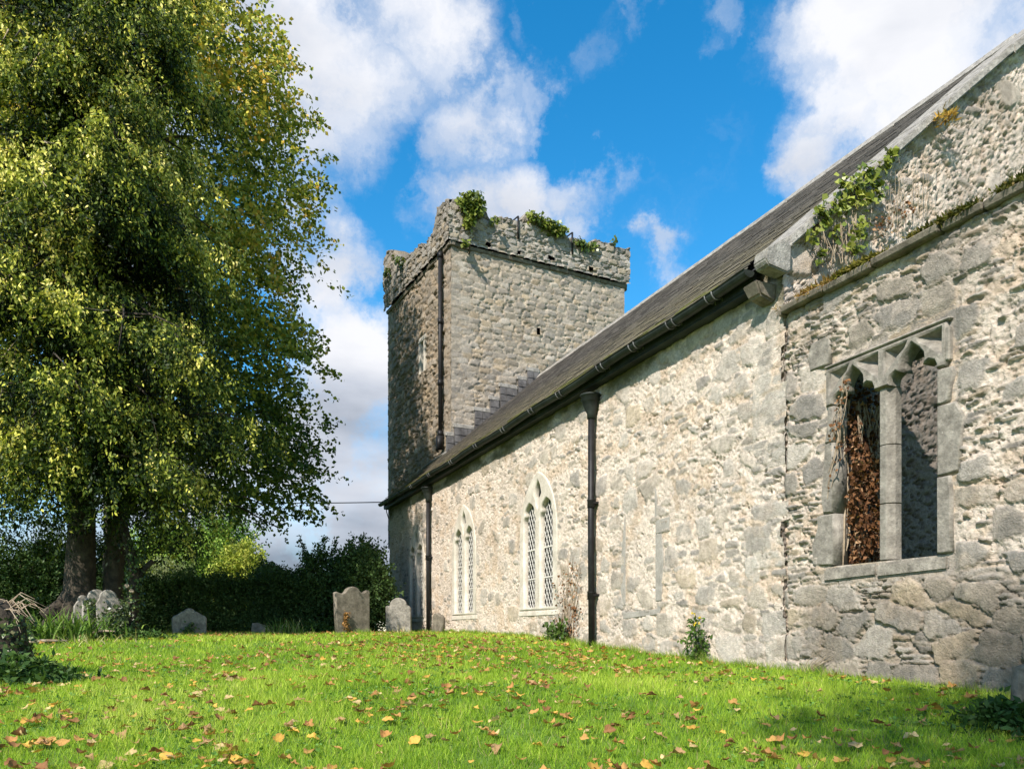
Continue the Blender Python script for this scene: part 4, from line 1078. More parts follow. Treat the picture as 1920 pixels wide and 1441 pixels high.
def conifer():
    rng = np.random.default_rng(5)
    bx, by, _ = at(150, 15.9); bz = gpt((bx, by))
    root = thing('conifer', 'golden green conifer with drooping feathery boughs over the ivy covered gravestones', 'tree', (bx, by, bz))
    B = []; T = []; LN = []; TC = []; specs = []
    def R_of(h): return np.interp(h, [1.8, 3, 5, 8, 11, 13.5, 15.5], [3.0, 3.7, 3.9, 3.6, 3.1, 2.4, .6])
    nb = 190; twigs = MB()
    cam_az = math.atan2(-by, -bx)
    for i in range(nb):
        h = 3.1 + 12.2 * rng.random() ** 1.05; a = rng.uniform(0, 2 * math.pi)
        if rng.random() < .65: a = cam_az + rng.normal(0, 1.0)
        L = R_of(h) * rng.uniform(.45, 1.12)
        o = np.array([math.cos(a), math.sin(a), 0]); side = np.array([-o[1], o[0], 0])
        rise = rng.uniform(.1, .7); drop = min(rng.uniform(.5, 2.3), h - 1.9)
        pts = np.array([np.array([bx, by, bz + h]) + o * L * (t - .12 * t * t * drop) + np.array([0, 0, rise * t * 2 - drop * t ** 2.4]) + side * (.35 * math.sin(t * 3 + i)) for t in np.linspace(0, 1, 9)])
        specs.append(([tuple(p) for p in pts[::2]], [.050, .038, .028, .016, .006]))
        if rng.random() < .25:
            q = pts[6] + side * rng.normal(0, .3); e = q + o * rng.uniform(.2, .7) + side * rng.normal(0, .4) + np.array([0, 0, rng.uniform(-.9, -.1)])
            twigs.tube([tuple(q), tuple(lerp(q, e, .5) + rng.normal(0, .08, 3)), tuple(e)], [.012, .010, .005], 5, False)
        tb = rng.normal(0, .13)
        ts = [rng.uniform(.86, 1.0)] + list(rng.uniform(.38, .85, rng.integers(1, 4)))
        for t0 in ts:
            f = min(t0, .999) * 8; k = min(7, int(f)); p = lerp(pts[k], pts[k + 1], f - k) + side * rng.normal(0, .22)
            sx, sz = rng.uniform(.16, .42), rng.uniform(.12, .46); pb_ = rng.normal(0, .08); low = max(.25, p[2] - bz - 1.75)
            for j in range(int(rng.uniform(17, 30))):
                ox, oy = rng.normal(0, sx), rng.normal(0, sx); dz = min(low, abs(rng.normal(0, sz)) + .5 * abs(ox))
                p2 = p + side * ox + o * oy * .8 - np.array([0, 0, dz - .08])
                d = o * .35 + side * ox * .9 + np.array([0, 0, -.9]) + rng.normal(0, .22, 3)
                B.append(p2); T.append(d); LN.append(rng.uniform(.20, .55)); TC.append(.42 + .55 * (t0 - .75) + .5 * oy - .30 * dz + tb + pb_)  # sunlit tips and shaded hollows are put into the leaf colour
        for j in range(16):                                # inner sprays close to the trunk, shade put into their dark colour
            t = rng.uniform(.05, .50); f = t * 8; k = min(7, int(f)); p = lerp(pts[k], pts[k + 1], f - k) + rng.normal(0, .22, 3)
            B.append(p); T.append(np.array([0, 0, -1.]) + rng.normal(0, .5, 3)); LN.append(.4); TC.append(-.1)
    for j in range(420):                                   # low skirt of sprays round the trunks, shade put into their colour
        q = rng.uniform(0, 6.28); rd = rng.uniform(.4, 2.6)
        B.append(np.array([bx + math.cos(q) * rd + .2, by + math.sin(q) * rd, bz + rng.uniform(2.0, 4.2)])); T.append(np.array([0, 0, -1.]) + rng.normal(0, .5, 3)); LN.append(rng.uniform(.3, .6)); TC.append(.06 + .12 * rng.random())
    B = np.array(B); T = np.array(T); LN = np.array(LN); TC = np.array(TC)
    link('dead_twigs', twigs.mesh('dead_twigs'), M['deadwood'], root)['kind'] = 'stuff'
    me = sprays('crown', B, T, LN, 28, rng, .078, .036,
                [(.009, .018, .006), (.032, .056, .011), (.150, .190, .028), (.54, .52, .08), (.88, .74, .24)], TC, droop=.55, jit=.045, spread=.85)
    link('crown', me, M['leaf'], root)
    tr = [([(bx - .25, by - .1, bz - .2), (bx - .12, by, bz + .35), (bx, by, bz + .9), (bx + .05, by, bz + 2.4), (bx, by, bz + 6), (bx, by, bz + 15)], [.62, .46, .29, .24, .2, .03]),
          ([(bx - .55, by - .25, bz - .2), (bx - .42, by - .15, bz + .35), (bx - .1, by, bz + .8)], [.34, .30, .15]),
          ([(bx + .62, by + .1, bz - .2), (bx + .58, by + .1, bz + .9), (bx + .66, by + .15, bz + 2.6), (bx + .3, by + .1, bz + 5)], [.30, .20, .17, .12])]
    for p, r in specs: tr.append((p, r))
    link('trunk', limbs('trunk', tr, 7), M['bark'], root)
conifer()

def bush(name, label, cat, px, z, w, d, h, n, L, W, stops, seed, k=12, lumps=7, tc0=.4, group=None, shoots=0, shell=.5, droop=.2):
    """lumpy leafy shrub: foliage and stems"""
    rng = np.random.default_rng(seed)
    bx, by, _ = at(px, z); bz = gpt((bx, by))
    root = thing(name, label, cat, (bx, by, bz), group)
    ex = np.array([math.cos(PSI), -math.sin(PSI), 0]); ez = np.array([math.sin(PSI), math.cos(PSI), 0])
    cen = []
    for i in range(lumps):
        cen.append((rng.uniform(-.62, .62) * w, rng.uniform(-.5, .5) * d, h * rng.uniform(.30, .66), rng.uniform(.36, .55)))
    cen.append((0, 0, h * .5, .62))
    ci = rng.integers(0, len(cen), n); c = np.array(cen)[ci]
    v = unit(rng.normal(0, 1, (n, 3))); q = (shell + (1 - shell) * rng.random(n)) * (.85 + .3 * fbm(v[:, 0] * 3 + ci, v[:, 2] * 3, seed, 3))
    lx = c[:, 0] + v[:, 0] * q * w * c[:, 3]; ly = c[:, 1] + v[:, 1] * q * d * c[:, 3]; lzz = np.maximum(c[:, 2] + v[:, 2] * q * h * c[:, 3] * .95, .03 * h)
    B = np.array([bx, by, bz]) + lx[:, None] * ex + ly[:, None] * ez + np.array([0, 0, 1]) * lzz[:, None]
    T = v[:, :1] * ex + v[:, 1:2] * ez + np.array([0, 0, 1]) * (v[:, 2:] + .25)
    tc = tc0 + .5 * (n3(B, 1.7, seed) - .5) + .12 * (lzz / h - .5)
    LN = rng.uniform(.10, .30, n) * h * .6
    if shoots:
        sb = []; st = []; sl = []
        for i in range(shoots):
            x0 = rng.uniform(-.8, .8) * w; o = np.array([bx, by, bz]) + ex * x0 + ez * rng.uniform(-.4, .4) * d + np.array([0, 0, h * rng.uniform(.72, .92)])
            di = unit(np.array([rng.normal(0, .35), rng.normal(0, .35), 1.0])); ll = h * rng.uniform(.12, .42)
            for j in range(9):
                sb.append(o + di * ll * j / 9); st.append(di + rng.normal(0, .5, 3)); sl.append(.10)
        B = np.concatenate([B, sb]); T = np.concatenate([T, st]); LN = np.concatenate([LN, sl]); tc = np.concatenate([tc, np.full(len(sb), tc0)])
    link('foliage', sprays('foliage', B, T, LN, k, rng, L, W, stops, tc, droop=droop, jit=L * .45), M['leaf'], root)
    specs = []
    for i in range(9):
        p = np.array([bx, by, bz]) + ex * rng.uniform(-.25, .25) * w + ez * rng.uniform(-.2, .2) * d
        e = np.array([bx, by, bz]) + ex * rng.uniform(-.7, .7) * w + ez * rng.uniform(-.4, .4) * d + np.array([0, 0, h * .75])
        specs.append(([tuple(p - np.array([0, 0, .05])), tuple(lerp(p, e, .5) + np.array([0, 0, .1 * h])), tuple(e)], [.02 * h + .01, .014 * h + .006, .004]))
    link('stems', limbs('stems', specs, 6), M['bark'], root)
    return root
DK = [(.025, .050, .018), (.050, .090, .027), (.085, .135, .038), (.15, .20, .06)]
MID = [(.06, .12, .018), (.13, .22, .03), (.23, .34, .05), (.34, .42, .09)]
YEL = [(.09, .15, .02), (.20, .26, .035), (.33, .36, .05), (.42, .40, .09)]
PALEG = [(.13, .17, .06), (.20, .24, .10), (.28, .31, .15), (.36, .37, .2)]
def hedge():
    rng = np.random.default_rng(8); root_p = at(440, 20.3)
    root = thing('hedge', 'dark clipped hedge running behind the small shouldered gravestone', 'hedge', (*root_p[:2], gpt(root_p)))
    n = 9000; l0, l1 = -10.3, -3.6
    l = rng.uniform(l0, l1, n); f = rng.random(n)
    top = f < .35
    z = np.where(top, rng.uniform(19.7, 20.9, n), 19.7 + np.abs(rng.normal(0, .07, n)) + .30 * (fbm(l * 2.2, l * 0 + f * 4, 4, 3)))
    hh = np.where(top, 0.92 + .55 * fbm(l * 1.5, z * 1.6, 6, 3) + .40 * rng.random(n) ** 7, rng.random(n) * 1.15)
    P = np.array([lz(a, b) for a, b in zip(l, z)]); P[:, 2] = ground(P[:, 0], P[:, 1]) + hh
    T = np.stack([-np.sin(PSI) * np.ones(n), -np.cos(PSI) * np.ones(n), .5 + top * 1.0], -1) + rng.normal(0, .4, (n, 3))
    link('foliage', sprays('foliage', P, T, rng.uniform(.08, .2, n), 12, rng, .06, .038, DK, .35 + .5 * (n3(P, 1.5, 3) - .5), jit=.03, droop=.1), M['leaf'], root)
    mb = MB(); a, b, c_, d = lz(l0, 19.95, -.1), lz(l1, 19.95, -.1), lz(l1, 20.75, -.1), lz(l0, 20.75, -.1)
    for i in range(40):
        q = lz(l0 + (l1 - l0) * i / 39, 20.3 + .2 * math.sin(i * 5), -.05); mb.tube([q, (q[0] + .1 * math.sin(i), q[1], .6), (q[0], q[1] + .1, 1.05)], [.03, .02, .008], 5)
    link('stems', mb.mesh('stems'), M['bark'], root)
hedge()
bush('shrub', 'dark evergreen shrub with upright sprigs behind the large gravestone by the church corner', 'shrub', 645, 20.2, 1.15, .9, 1.95, 2500, .085, .05, DK, 31, shoots=46, tc0=.40)
bush('shrub', 'low dark shrub filling the gap at the right end of the hedge', 'shrub', 560, 20.6, .85, .8, 1.55, 1500, .075, .045, DK, 32, shoots=24, tc0=.36)
bush('shrub', 'small dark twiggy shrub topping the hedge beside the yellow bush', 'shrub', 508, 22.2, .42, .5, 1.72, 650, .08, .045, DK, 33, shoots=12, tc0=.36)
bush('shrub', 'dark evergreen shrub pressed against the church corner, behind the round topped gravestone', 'shrub', 684, 22.5, .55, .5, 2.35, 1300, .08, .05, DK, 34, shoots=8, tc0=.45)
bush('shrub', 'sunlit yellow green bush rising over the middle of the hedge', 'shrub', 450, 36, 1.15, 1.1, 3.5, 2600, .13, .08, YEL, 35, shoots=12, tc0=.55)
bush('shrub', 'pale feathery grey green shrub standing up behind the left end of the hedge', 'shrub', 318, 33, 1.15, .9, 2.75, 2200, .13, .02, PALEG, 36, shoots=30, tc0=.5, droop=-.2)
bush('tree', 'leafy mid green tree beyond the hedge, under the conifer boughs', 'tree', 345, 39, 2.7, 2.3, 5.2, 4600, .13, .085, MID, 37, lumps=10, tc0=.55)
bush('tree', 'darker round topped tree furthest back against the sky, left of the cable', 'tree', 412, 43, 1.9, 1.7, 6.4, 3600, .14, .09, MID, 38, lumps=10, tc0=.28)
bush('shrub', 'sunlit light green bush at the trunk end of the hedge', 'shrub', 272, 33.5, 1.1, 1.0, 2.9, 2000, .10, .065, YEL, 41, tc0=.35)
bush('shrub', 'dark bush at the left edge beyond the trunks', 'shrub', 40, 21.5, 1.4, .9, 2.5, 2800, .085, .055, DK, 39, lumps=9, tc0=.42)
bush('shrub', 'dark low bush in the shade just behind the conifer trunk', 'shrub', 150, 26, 1.9, .9, 3.0, 2600, .085, .055, DK, 40, tc0=.3)

# ------------------------------------------------------------------ gravestones
def arc(cx, cy, r, a0, a1, n=10): return [(cx + r * math.cos(R(lerp(a0, a1, i / n))), cy + r * math.sin(R(lerp(a0, a1, i / n)))) for i in range(n + 1)]
def gravestone(label, px, z, outline, th=.11, yaw=0, lean=0, roll=0, sink=.1, mat='grave', bevel=.018, scale=1.0):
    outline = [(x * scale, y * scale) for x, y in outline]
    p = at(px, z); gz = gpt(p)
    az = math.atan2(p[0], p[1]) + yaw
    A = Vector((math.cos(az), -math.sin(az), 0)); Nn = Vector((-math.sin(az), -math.cos(az), 0)); U = Vector((0, 0, 1))
    Rm = Matrix.Rotation(lean, 3, A) @ Matrix.Rotation(roll, 3, Nn)
    A, U, Nn = Rm @ A, Rm @ U, Rm @ Nn
    out = [(x, y if y > .02 else -sink) for x, y in outline]
    O = Vector((p[0], p[1], gz))
    me = plate('gravestone', out, [], th, bevel, (O, A, U, Nn))
    w = Vector((p[0], p[1], gz))
    me.transform(Matrix.Translation(-w))
    o = bpy.data.objects.new('gravestone', me); C.objects.link(o); o.location = w; me.materials.append(M[mat])
    tag(o, label, 'gravestone', 'gravestones on the lawn edge')
    return o, (O, A, U, Nn)
g1, f1 = gravestone('tall grey headstone with curved moulded top and dried plant, before the dark shrubs', 661, 17.0,
    [(-.39, 0), (.39, 0), (.425, .92), (.375, .945), (.33, .925), (.27, .885), (.215, .89), (.175, .935)] + arc(.015, .80, .215, 40, 140, 10)[1:-1] + [(-.15, .925), (-.19, .88), (-.25, .862), (-.32, .88), (-.375, .905), (-.41, .89)], th=.13, yaw=R(-30), lean=R(-1), roll=R(1.5))
g2, f2 = gravestone('pale round shouldered headstone just in front of the church corner', 748, 19.0,
    [(-.30, 0), (.30, 0), (.30, .60), (.25, .66), (.20, .68)] + arc(0, .64, .215, 15, 165, 12) + [(-.20, .68), (-.24, .655), (-.275, .67), (-.30, .65)], th=.10, yaw=R(10), roll=R(1), mat='pale_grave')
g3, f3 = gravestone('small broken headstone leaning on the church wall by the far downpipe', 821, 18.6,
    [(-.16, 0), (.17, 0), (.17, .40), (.10, .45)] + arc(-.06, .37, .12, 60, 170, 7), th=.12, yaw=R(48), lean=R(4), roll=R(-11), sink=.12)
g4, f4 = gravestone('small squat headstone with sloping shoulders and round top, against the hedge', 355, 16.6,
    [(-.335, 0), (.335, 0), (.335, .36), (.30, .40), (.22, .44), (.13, .50)] + arc(0, .44, .125, 25, 155, 8) + [(-.13, .50), (-.22, .44), (-.30, .40), (-.335, .36)], th=.12, yaw=R(-6), sink=.1, mat='pale_grave')
g5, f5 = gravestone('rounded headstone draped with ivy, middle one of the cluster under the conifer', 178, 14.9,
    [(-.20, 0), (.20, 0), (.22, .62), (.17, .68)] + arc(0, .70, .15, 0, 180, 10) + [(-.17, .68), (-.22, .62)], th=.12, yaw=R(-8), roll=R(-2), mat='pale_grave', scale=1.08)
g6, f6 = gravestone('rounded headstone draped with ivy, rightmost of the cluster under the conifer', 208, 14.95,
    [(-.20, 0), (.19, 0), (.21, .60), (.15, .68)] + arc(-.01, .70, .14, 0, 180, 10) + [(-.16, .68), (-.21, .60)], th=.12, yaw=R(-4), roll=R(3), mat='pale_grave', scale=1.08)
g7, f7 = gravestone('small knob topped headstone at the left of the ivy covered cluster', 149, 15.2,
    [(-.12, 0), (.12, 0), (.13, .55), (.09, .63)] + arc(0, .68, .075, -20, 200, 8) + [(-.09, .63), (-.13, .55)], th=.10, yaw=R(-5), roll=R(-4), mat='pale_grave', scale=1.08)
g8, f8 = gravestone('broken slab lying tilted among grass tufts in front of the hedge', 492, 17.4,
    [(-.24, 0), (.26, 0), (.10, .20), (-.10, .31), (-.22, .32)], th=.10, yaw=R(20), lean=R(-28), roll=R(10), sink=.05)
g9, f9 = gravestone('dark leaning headstone cut off by the right edge of the frame', 1937, 5.35,
    [(-.16, 0), (.5, 0), (.5, .34), (.20, .44), (-.08, .36)], th=.10, yaw=R(-18), roll=R(6), sink=.2)

# ------------------------------------------------------------------ ivy and wall plants
IVY = [(.045, .075, .012), (.10, .14, .02), (.19, .22, .035), (.30, .31, .07)]
DEAD = [(.045, .022, .012), (.11, .05, .022), (.22, .105, .045), (.42, .27, .15)]
def wall_leaves(name, label, cat, pts, nrm, rng, L, stops, thick=.05, tc0=.5, stems=None, group=None, part='leaves', drop=.6, stem_mat='deadwood', mat='ivy', aspect=.9):
    """flat-lying leaves over a surface: pts (N,3), nrm = outward normal"""
    n = len(pts); nrm = np.asarray(nrm, float)
    P = pts + nrm * (rng.random(n) * thick)[:, None]
    D = rng.normal(0, .7, (n, 3)); D[:, 2] -= drop; D += nrm * .3
    Nn = nrm * 1.2 + rng.normal(0, .45, (n, 3)); Nn[:, 2] += .45
    s = .6 + .8 * rng.random(n)
    base = P.mean(0); root = thing(name, label, cat, tuple(base), group)
    tc = tc0 + .5 * (n3(P, 4, 7) - .5) + rng.normal(0, .2, n)
    link(part, leaf_mesh(part, P, D, Nn, L * s, L * aspect * s, palette(n, rng, stops, tc), .12), M[mat], root)
    if stems:
        mb = MB()
        for pp, r in stems: mb.tube(pp, r, 5, False)
        link('stem', mb.mesh('stem'), M[stem_mat], root)
    return root
rng = np.random.default_rng(77)
def pxw(px, py, X=6.0):
    a = PSI + math.atan((px - 960) / 1493); y = X / math.tan(a); z = y * math.cos(PSI) + X * math.sin(PSI)
    return np.array([X, y, (1188 - py) * z / 1493])
def pxg(px, py, Y=6.64):
    a = PSI + math.atan((px - 960) / 1493); x = Y * math.tan(a); z = Y * math.cos(PSI) + x * math.sin(PSI)
    return np.array([x, Y, (1188 - py) * z / 1493])
def blobs(f, spots, rng):
    out = []
    for (px, py, rx, ry, n) in spots:
        v = rng.normal(0, .5, (n, 2)); v = v[np.hypot(v[:, 0], v[:, 1]) < 1.25]
        out += [f(px + a * rx, py + b * ry) for a, b in v]
    return np.array(out)
def pxt(px, py, out=.12):
    s, z = face_px('e', px, py); return np.array(t_pt('e', s, out, z))
def pxts(px, py, out=.12):
    s, z = face_px('s', px, py); return np.array(t_pt('s', s, out, z))
TN = np.array([-TS[0], -TS[1], 0]); SN = np.array([-TE[0], -TE[1], 0])
wall_leaves('ivy', 'thick clump of ivy crowning the near corner of the tower', 'ivy', blobs(pxt, [(874, 388, 19, 16, 620), (886, 398, 15, 16, 420), (872, 420, 9, 16, 260), (878, 376, 15, 7, 200), (866, 463, 6, 4, 40), (918, 422, 6, 4, 30)], rng), TN, rng, .115, IVY, thick=.30, tc0=.55)
wall_leaves('ivy', 'mat of ivy along the middle of the tower parapet', 'ivy', blobs(pxt, [(998, 416, 14, 6, 160), (1022, 428, 16, 8, 300), (1040, 438, 14, 8, 300), (988, 408, 6, 4, 50)], rng), TN, rng, .105, IVY, thick=.24, tc0=.5)
wall_leaves('ivy', 'small ivy patch on the tower parapet right of the last iron bar', 'ivy', blobs(pxt, [(1078, 458, 10, 7, 60), (1095, 466, 20, 8, 130), (1145, 456, 7, 5, 25)], rng), TN, rng, .10, IVY, thick=.18, tc0=.4)
wall_leaves('ivy', 'ivy tuft on the side parapet of the tower, by its far corner', 'ivy', blobs(pxts, [(760, 492, 7, 9, 90), (738, 515, 5, 12, 60)], rng), SN, rng, .11, IVY, thick=.2, tc0=.3)
st = []
for i in range(26):
    x0 = random.uniform(1520, 1600); p = pxg(x0 + random.uniform(10, 35), 500 + random.uniform(-12, 12) - (x0 - 1520) * .35)
    q = pxg(x0 + random.uniform(0, 50), random.uniform(405, 450) - (x0 - 1520) * .6); m_ = (p + q) / 2 + np.array([random.uniform(-.06, .06), -.02, 0])
    st.append(([tuple(p), tuple(m_), tuple(q)], [.006, .005, .003]))
wall_leaves('ivy', 'straggling ivy climbing the rendered gable beside the kneeler stone', 'ivy',
    blobs(pxg, [(1590, 345, 28, 18, 90), (1625, 325, 22, 20, 55), (1668, 290, 9, 12, 32), (1655, 310, 12, 14, 30), (1570, 385, 30, 25, 80), (1545, 405, 16, 22, 40), (1612, 375, 24, 26, 60), (1640, 355, 16, 22, 46),
                (1610, 430, 16, 26, 56), (1600, 465, 20, 12, 34), (1560, 440, 14, 22, 24), (1522, 440, 10, 18, 30), (1538, 478, 10, 14, 26), (1535, 392, 14, 10, 30)], rng), (0, -1, 0), rng, .068, IVY, thick=.05, tc0=.62, stems=st)
wall_leaves('fern', 'tuft of orange withered fern under the gable coping', 'fern', blobs(pxg, [(1762, 228, 16, 14, 130)], rng), (0, -1, 0), rng, .085, [(.20, .10, .02), (.36, .22, .04), (.45, .33, .07)], thick=.16, tc0=.5, aspect=.22, drop=.0, mat='dryleaf')
st = []
for i in range(22):
    x0 = random.uniform(1660, 1745); p = pxg(x0, 430 - (x0 - 1660) * .3); q = pxg(x0 + random.uniform(-14, 14), random.uniform(300, 370) - (x0 - 1660) * .4)
    st.append(([tuple(p), tuple((p + q) / 2 + np.array([random.uniform(-.04, .04), 0, 0])), tuple(q)], [.003, .0025, .0015]))
wall_leaves('dead_creeper', 'bare pinkish creeper stems clinging to the gable right of the ivy', 'creeper', blobs(pxg, [(1655, 420, 20, 26, 40), (1700, 390, 24, 20, 30)], rng), (0, -1, 0), rng, .04, DEAD, thick=.03, stems=st, mat='dryleaf')
# growth along the ruined wall's top
def top_growth(name, label, y0, y1, n, stops, hgt, seed, aspect=.18, L=.09, tc0=.5):
    r = np.random.default_rng(seed); y = r.uniform(y0, y1, n)
    dens = fbm(y * 3, y * 0 + 2, seed, 3); y = y[r.random(n) < ss(.3, .6, dens)]; n = len(y)
    P = np.stack([5.905 + .12 * r.random(n) + .02, y, 3.46 + .03 * r.random(n)], -1)
    D = r.normal(0, .6, (n, 3)); D[:, 0] -= .5; D[:, 2] += .75
    hang = r.random(n) < .35; D[hang, 2] -= 1.3
    s = (.5 + r.random(n)) * (.6 + .9 * fbm(y * 2, y * 0, seed + 1, 2))
    root = thing(name, label, 'plants', (5.95, (y0 + y1) / 2, 3.46))
    link('blades', leaf_mesh('blades', P, D, r.normal(0, 1, (n, 3)), hgt * s, np.maximum(hgt * aspect * s, .006), palette(n, r, stops, tc0 + r.normal(0, .25, n)), .1), M['dryleaf'], root)
top_growth('wall_grass', 'rusty dead grass fringe along the near end of the ruined wall top', 5.9, 6.78, 4200, [(.12, .06, .02), (.26, .14, .04), (.36, .24, .07), (.14, .14, .03)], .062, 3, L=.1, aspect=.13)
top_growth('wall_grass', 'yellow green moss and grass cushion on the ruined wall top above the window', 5.0, 5.95, 5200, [(.08, .08, .015), (.16, .15, .025), (.22, .16, .04), (.10, .12, .02)], .048, 4, aspect=.28, tc0=.4)
top_growth('wall_grass', 'thin mossy fringe on the ruined wall top at the right edge', 3.4, 5.0, 3600, [(.05, .055, .012), (.10, .10, .02), (.18, .12, .04)], .040, 5, aspect=.3, tc0=.35)
# dead ivy hanging in the left light
def window_ivy():
    r = np.random.default_rng(9); n = 4200
    z = .66 + 1.95 * r.random(n) ** .9; f = r.random(n)
    keep = r.random(n) < ss(2.7, 1.0, z + .5 * (fbm(f * 6, z * 3, 3, 3) - .5)) * .9 + .22
    z, f = z[keep], f[keep]; n = len(z)
    x = 6.13 + .70 * f; y = 6.06 + .20 * f
    P = np.stack([x, y - .02, z], -1) + np.array([.15, -1, 0]) * ((.02 + .30 * np.clip(fbm(f * 5, z * 4, 8, 3) - .35, 0, 1) + np.abs(r.normal(0, .05, n))) * ss(2.7, 1.3, z))[:, None]
    Nn = np.array([-.5, -1, .4]) + r.normal(0, 1.0, (n, 3)); D = r.normal(0, .8, (n, 3)); D[:, 2] -= .4
    s = .35 + 1.1 * r.random(n)
    root = thing('dead_ivy', 'rust brown dead ivy filling the left light of the ruined window', 'ivy', (6.4, 6.1, .7))
    link('leaves', leaf_mesh('leaves', P, D, Nn, .050 * s, .034 * s, palette(n, r, DEAD, .40 + r.normal(0, .28, n)), .5), M['dryleaf'], root)
    mb = MB()
    for i in range(26):
        x0 = 6.15 + .6 * r.random(); pts = [(x0 + .05 * math.sin(k * 1.3 + i), 6.02 + .15 * (x0 - 6.13) + r.normal(0, .02), .66 + k * .24) for k in range(8)]
        mb.tube(pts, [.010] * 4 + [.006] * 4, 5, False)
    link('stem', mb.mesh('stem'), M['deadwood'], root)
    # thin runners over the left jamb
    mb = MB(); L_ = []
    for i in range(9):
        p0 = pxw(1592 - r.random() * 8, 690 + r.random() * 60); p1 = pxw(1555 + r.random() * 30, 780 + r.random() * 160)
        pts = [tuple(lerp(p0, p1, t) + np.array([-.025, .03 * math.sin(t * 7 + i), 0])) for t in np.linspace(0, 1, 6)]
        mb.tube(pts, .004, 4, False)
        for k in range(7): L_.append(np.array(pts[r.integers(0, 6)]) + r.normal(0, .015, 3))
    root2 = wall_leaves('dead_creeper', 'thin red brown creeper trailing down the left jamb of the ruined window', 'creeper', np.array(L_), (-1, 0, 0), r, .035, DEAD, thick=.03, mat='dryleaf')
    link('stem', mb.mesh('stem'), M['deadwood'], root2)
window_ivy()
# red creeper on the nave wall
st = []
for i in range(13):
    p = pxw(random.uniform(1045, 1080), 1200); q = pxw(random.uniform(1040, 1098), random.uniform(1030, 1130)); mid_ = (p + q) / 2 + np.array([0, random.uniform(-.12, .12), 0])
    st.append(([tuple(p + np.array([-.03, 0, 0])), tuple(mid_ + np.array([-.025, 0, 0])), tuple(q + np.array([-.025, 0, 0]))], [.009, .007, .004]))
wall_leaves('dead_creeper', 'reddish withered creeper on the nave wall left of the near downpipe', 'creeper', blobs(lambda a, b: pxw(a, b) + np.array([-.02, 0, 0]), [(1060, 1120, 18, 50, 60), (1080, 1085, 14, 45, 60), (1050, 1170, 12, 26, 50), (1085, 1150, 12, 30, 40), (1068, 1180, 20, 18, 60)], rng), (-1, 0, 0), rng, .042, DEAD, thick=.04, stems=st, mat='dryleaf', tc0=.55)
wall_leaves('seedling_bush', 'little green sapling at the foot of the withered creeper', 'plant', blobs(lambda a, b: pxw(a, b) + np.array([-.10, 0, 0]), [(1062, 1188, 18, 14, 110), (1050, 1180, 8, 18, 40), (1072, 1178, 8, 20, 40)], rng), (-1, 0, 0), rng, .075, [(.03, .055, .01), (.06, .10, .02), (.12, .17, .03)], thick=.14, drop=-.4)
# grave ivy
def face_pts(fr, lst, r, off=.075):
    O, A, U, Nn = fr; out = []
    for (x, y, rx, ry, n) in lst:
        v = r.normal(0, .5, (n, 2)); out += [tuple(O + A * (x + a * rx) + U * max(.02, y + b * ry) + Nn * off) for a, b in v]
    return np.array(out)
for fr, lst, lab in ((f5, [(0, .35, .22, .35, 330), (-.05, .62, .18, .12, 90)], 'ivy draped over the middle rounded headstone of the cluster'), (f6, [(.02, .30, .2, .3, 260), (.2, .38, .09, .4, 240)], 'ivy hanging down the right side of the rightmost rounded headstone of the cluster')):
    wall_leaves('ivy', lab, 'ivy', face_pts(fr, lst, rng), tuple(fr[3]), rng, .055, [(.03, .05, .012), (.07, .10, .03), (.13, .16, .06), (.20, .23, .10)], thick=.06, tc0=.4)
wall_leaves('ivy', 'dark ivy sprig filling the niche of the squat headstone', 'ivy', face_pts(f4, [(0, .12, .12, .14, 120)], rng), tuple(f4[3]), rng, .055, DK, thick=.06)
wall_leaves('dead_creeper', 'orange withered plant clinging low on the tall headstone', 'creeper', np.concatenate([face_pts(f1, [(-.22, .25, .06, .16, 70), (-.13, .10, .05, .08, 20)], rng, .08), face_pts(f1, [(-.20, .42, .07, .09, 40)], rng, .08)]), tuple(f1[3]), rng, .05, [(.03, .05, .012), (.20, .10, .03), (.40, .22, .07)], thick=.05, mat='dryleaf')

# weed with yellow flowers at the wall's foot
def weed():
    r = np.random.default_rng(12); b = pxw(1318, 1245) + np.array([-.10, 0, 0]); gz = gpt(b); b[2] = gz
    root = thing('flowering_weed', 'tall green weed with small yellow flowers growing at the wall foot', 'weed', tuple(b))
    B = []; T = []; specs = []; tips = []
    for k, (dx, dy, h) in enumerate(((0, .01, .56), (.02, -.10, .36), (-.02, .12, .30), (-.05, -.03, .45))):
        pts = [b + np.array([dx * t, dy * t * 1.5, h * t]) + r.normal(0, .008, 3) for t in np.linspace(0, 1, 6)]
        specs.append(([tuple(p) for p in pts], [.009, .008, .007, .006, .005, .003])); tips.append(pts[-1])
        for j in range(int(46 * h)):
            t = .08 + .9 * r.random(); f = t * 5; i = min(4, int(f)); B.append(lerp(pts[i], pts[i + 1], f - i)); a = r.uniform(0, 6.28); T.append((math.cos(a), math.sin(a), .25))
    B = np.array(B); T = np.array(T)
    link('leaves', sprays('leaves', B, T, r.uniform(.05, .14, len(B)), 5, r, .062, .028, [(.03, .06, .01), (.06, .11, .02), (.11, .18, .03)], np.full(len(B), .5), droop=.5, jit=.012), M['leaf'], root)
    link('stem', limbs('stem', specs, 6), M['bark'], root)
    for t in tips[:1] + tips[3:]:
        for k in range(5):
            q = np.repeat([t + r.normal(0, .024, 3)], 8, 0)
            link('flower', leaf_mesh('flower', q, r.normal(0, 1, (8, 3)), r.normal(0, 1, (8, 3)), np.full(8, .022), np.full(8, .013), np.tile(np.array([.75, .55, .03]), (8, 1))), M['dryleaf'], root)
weed()
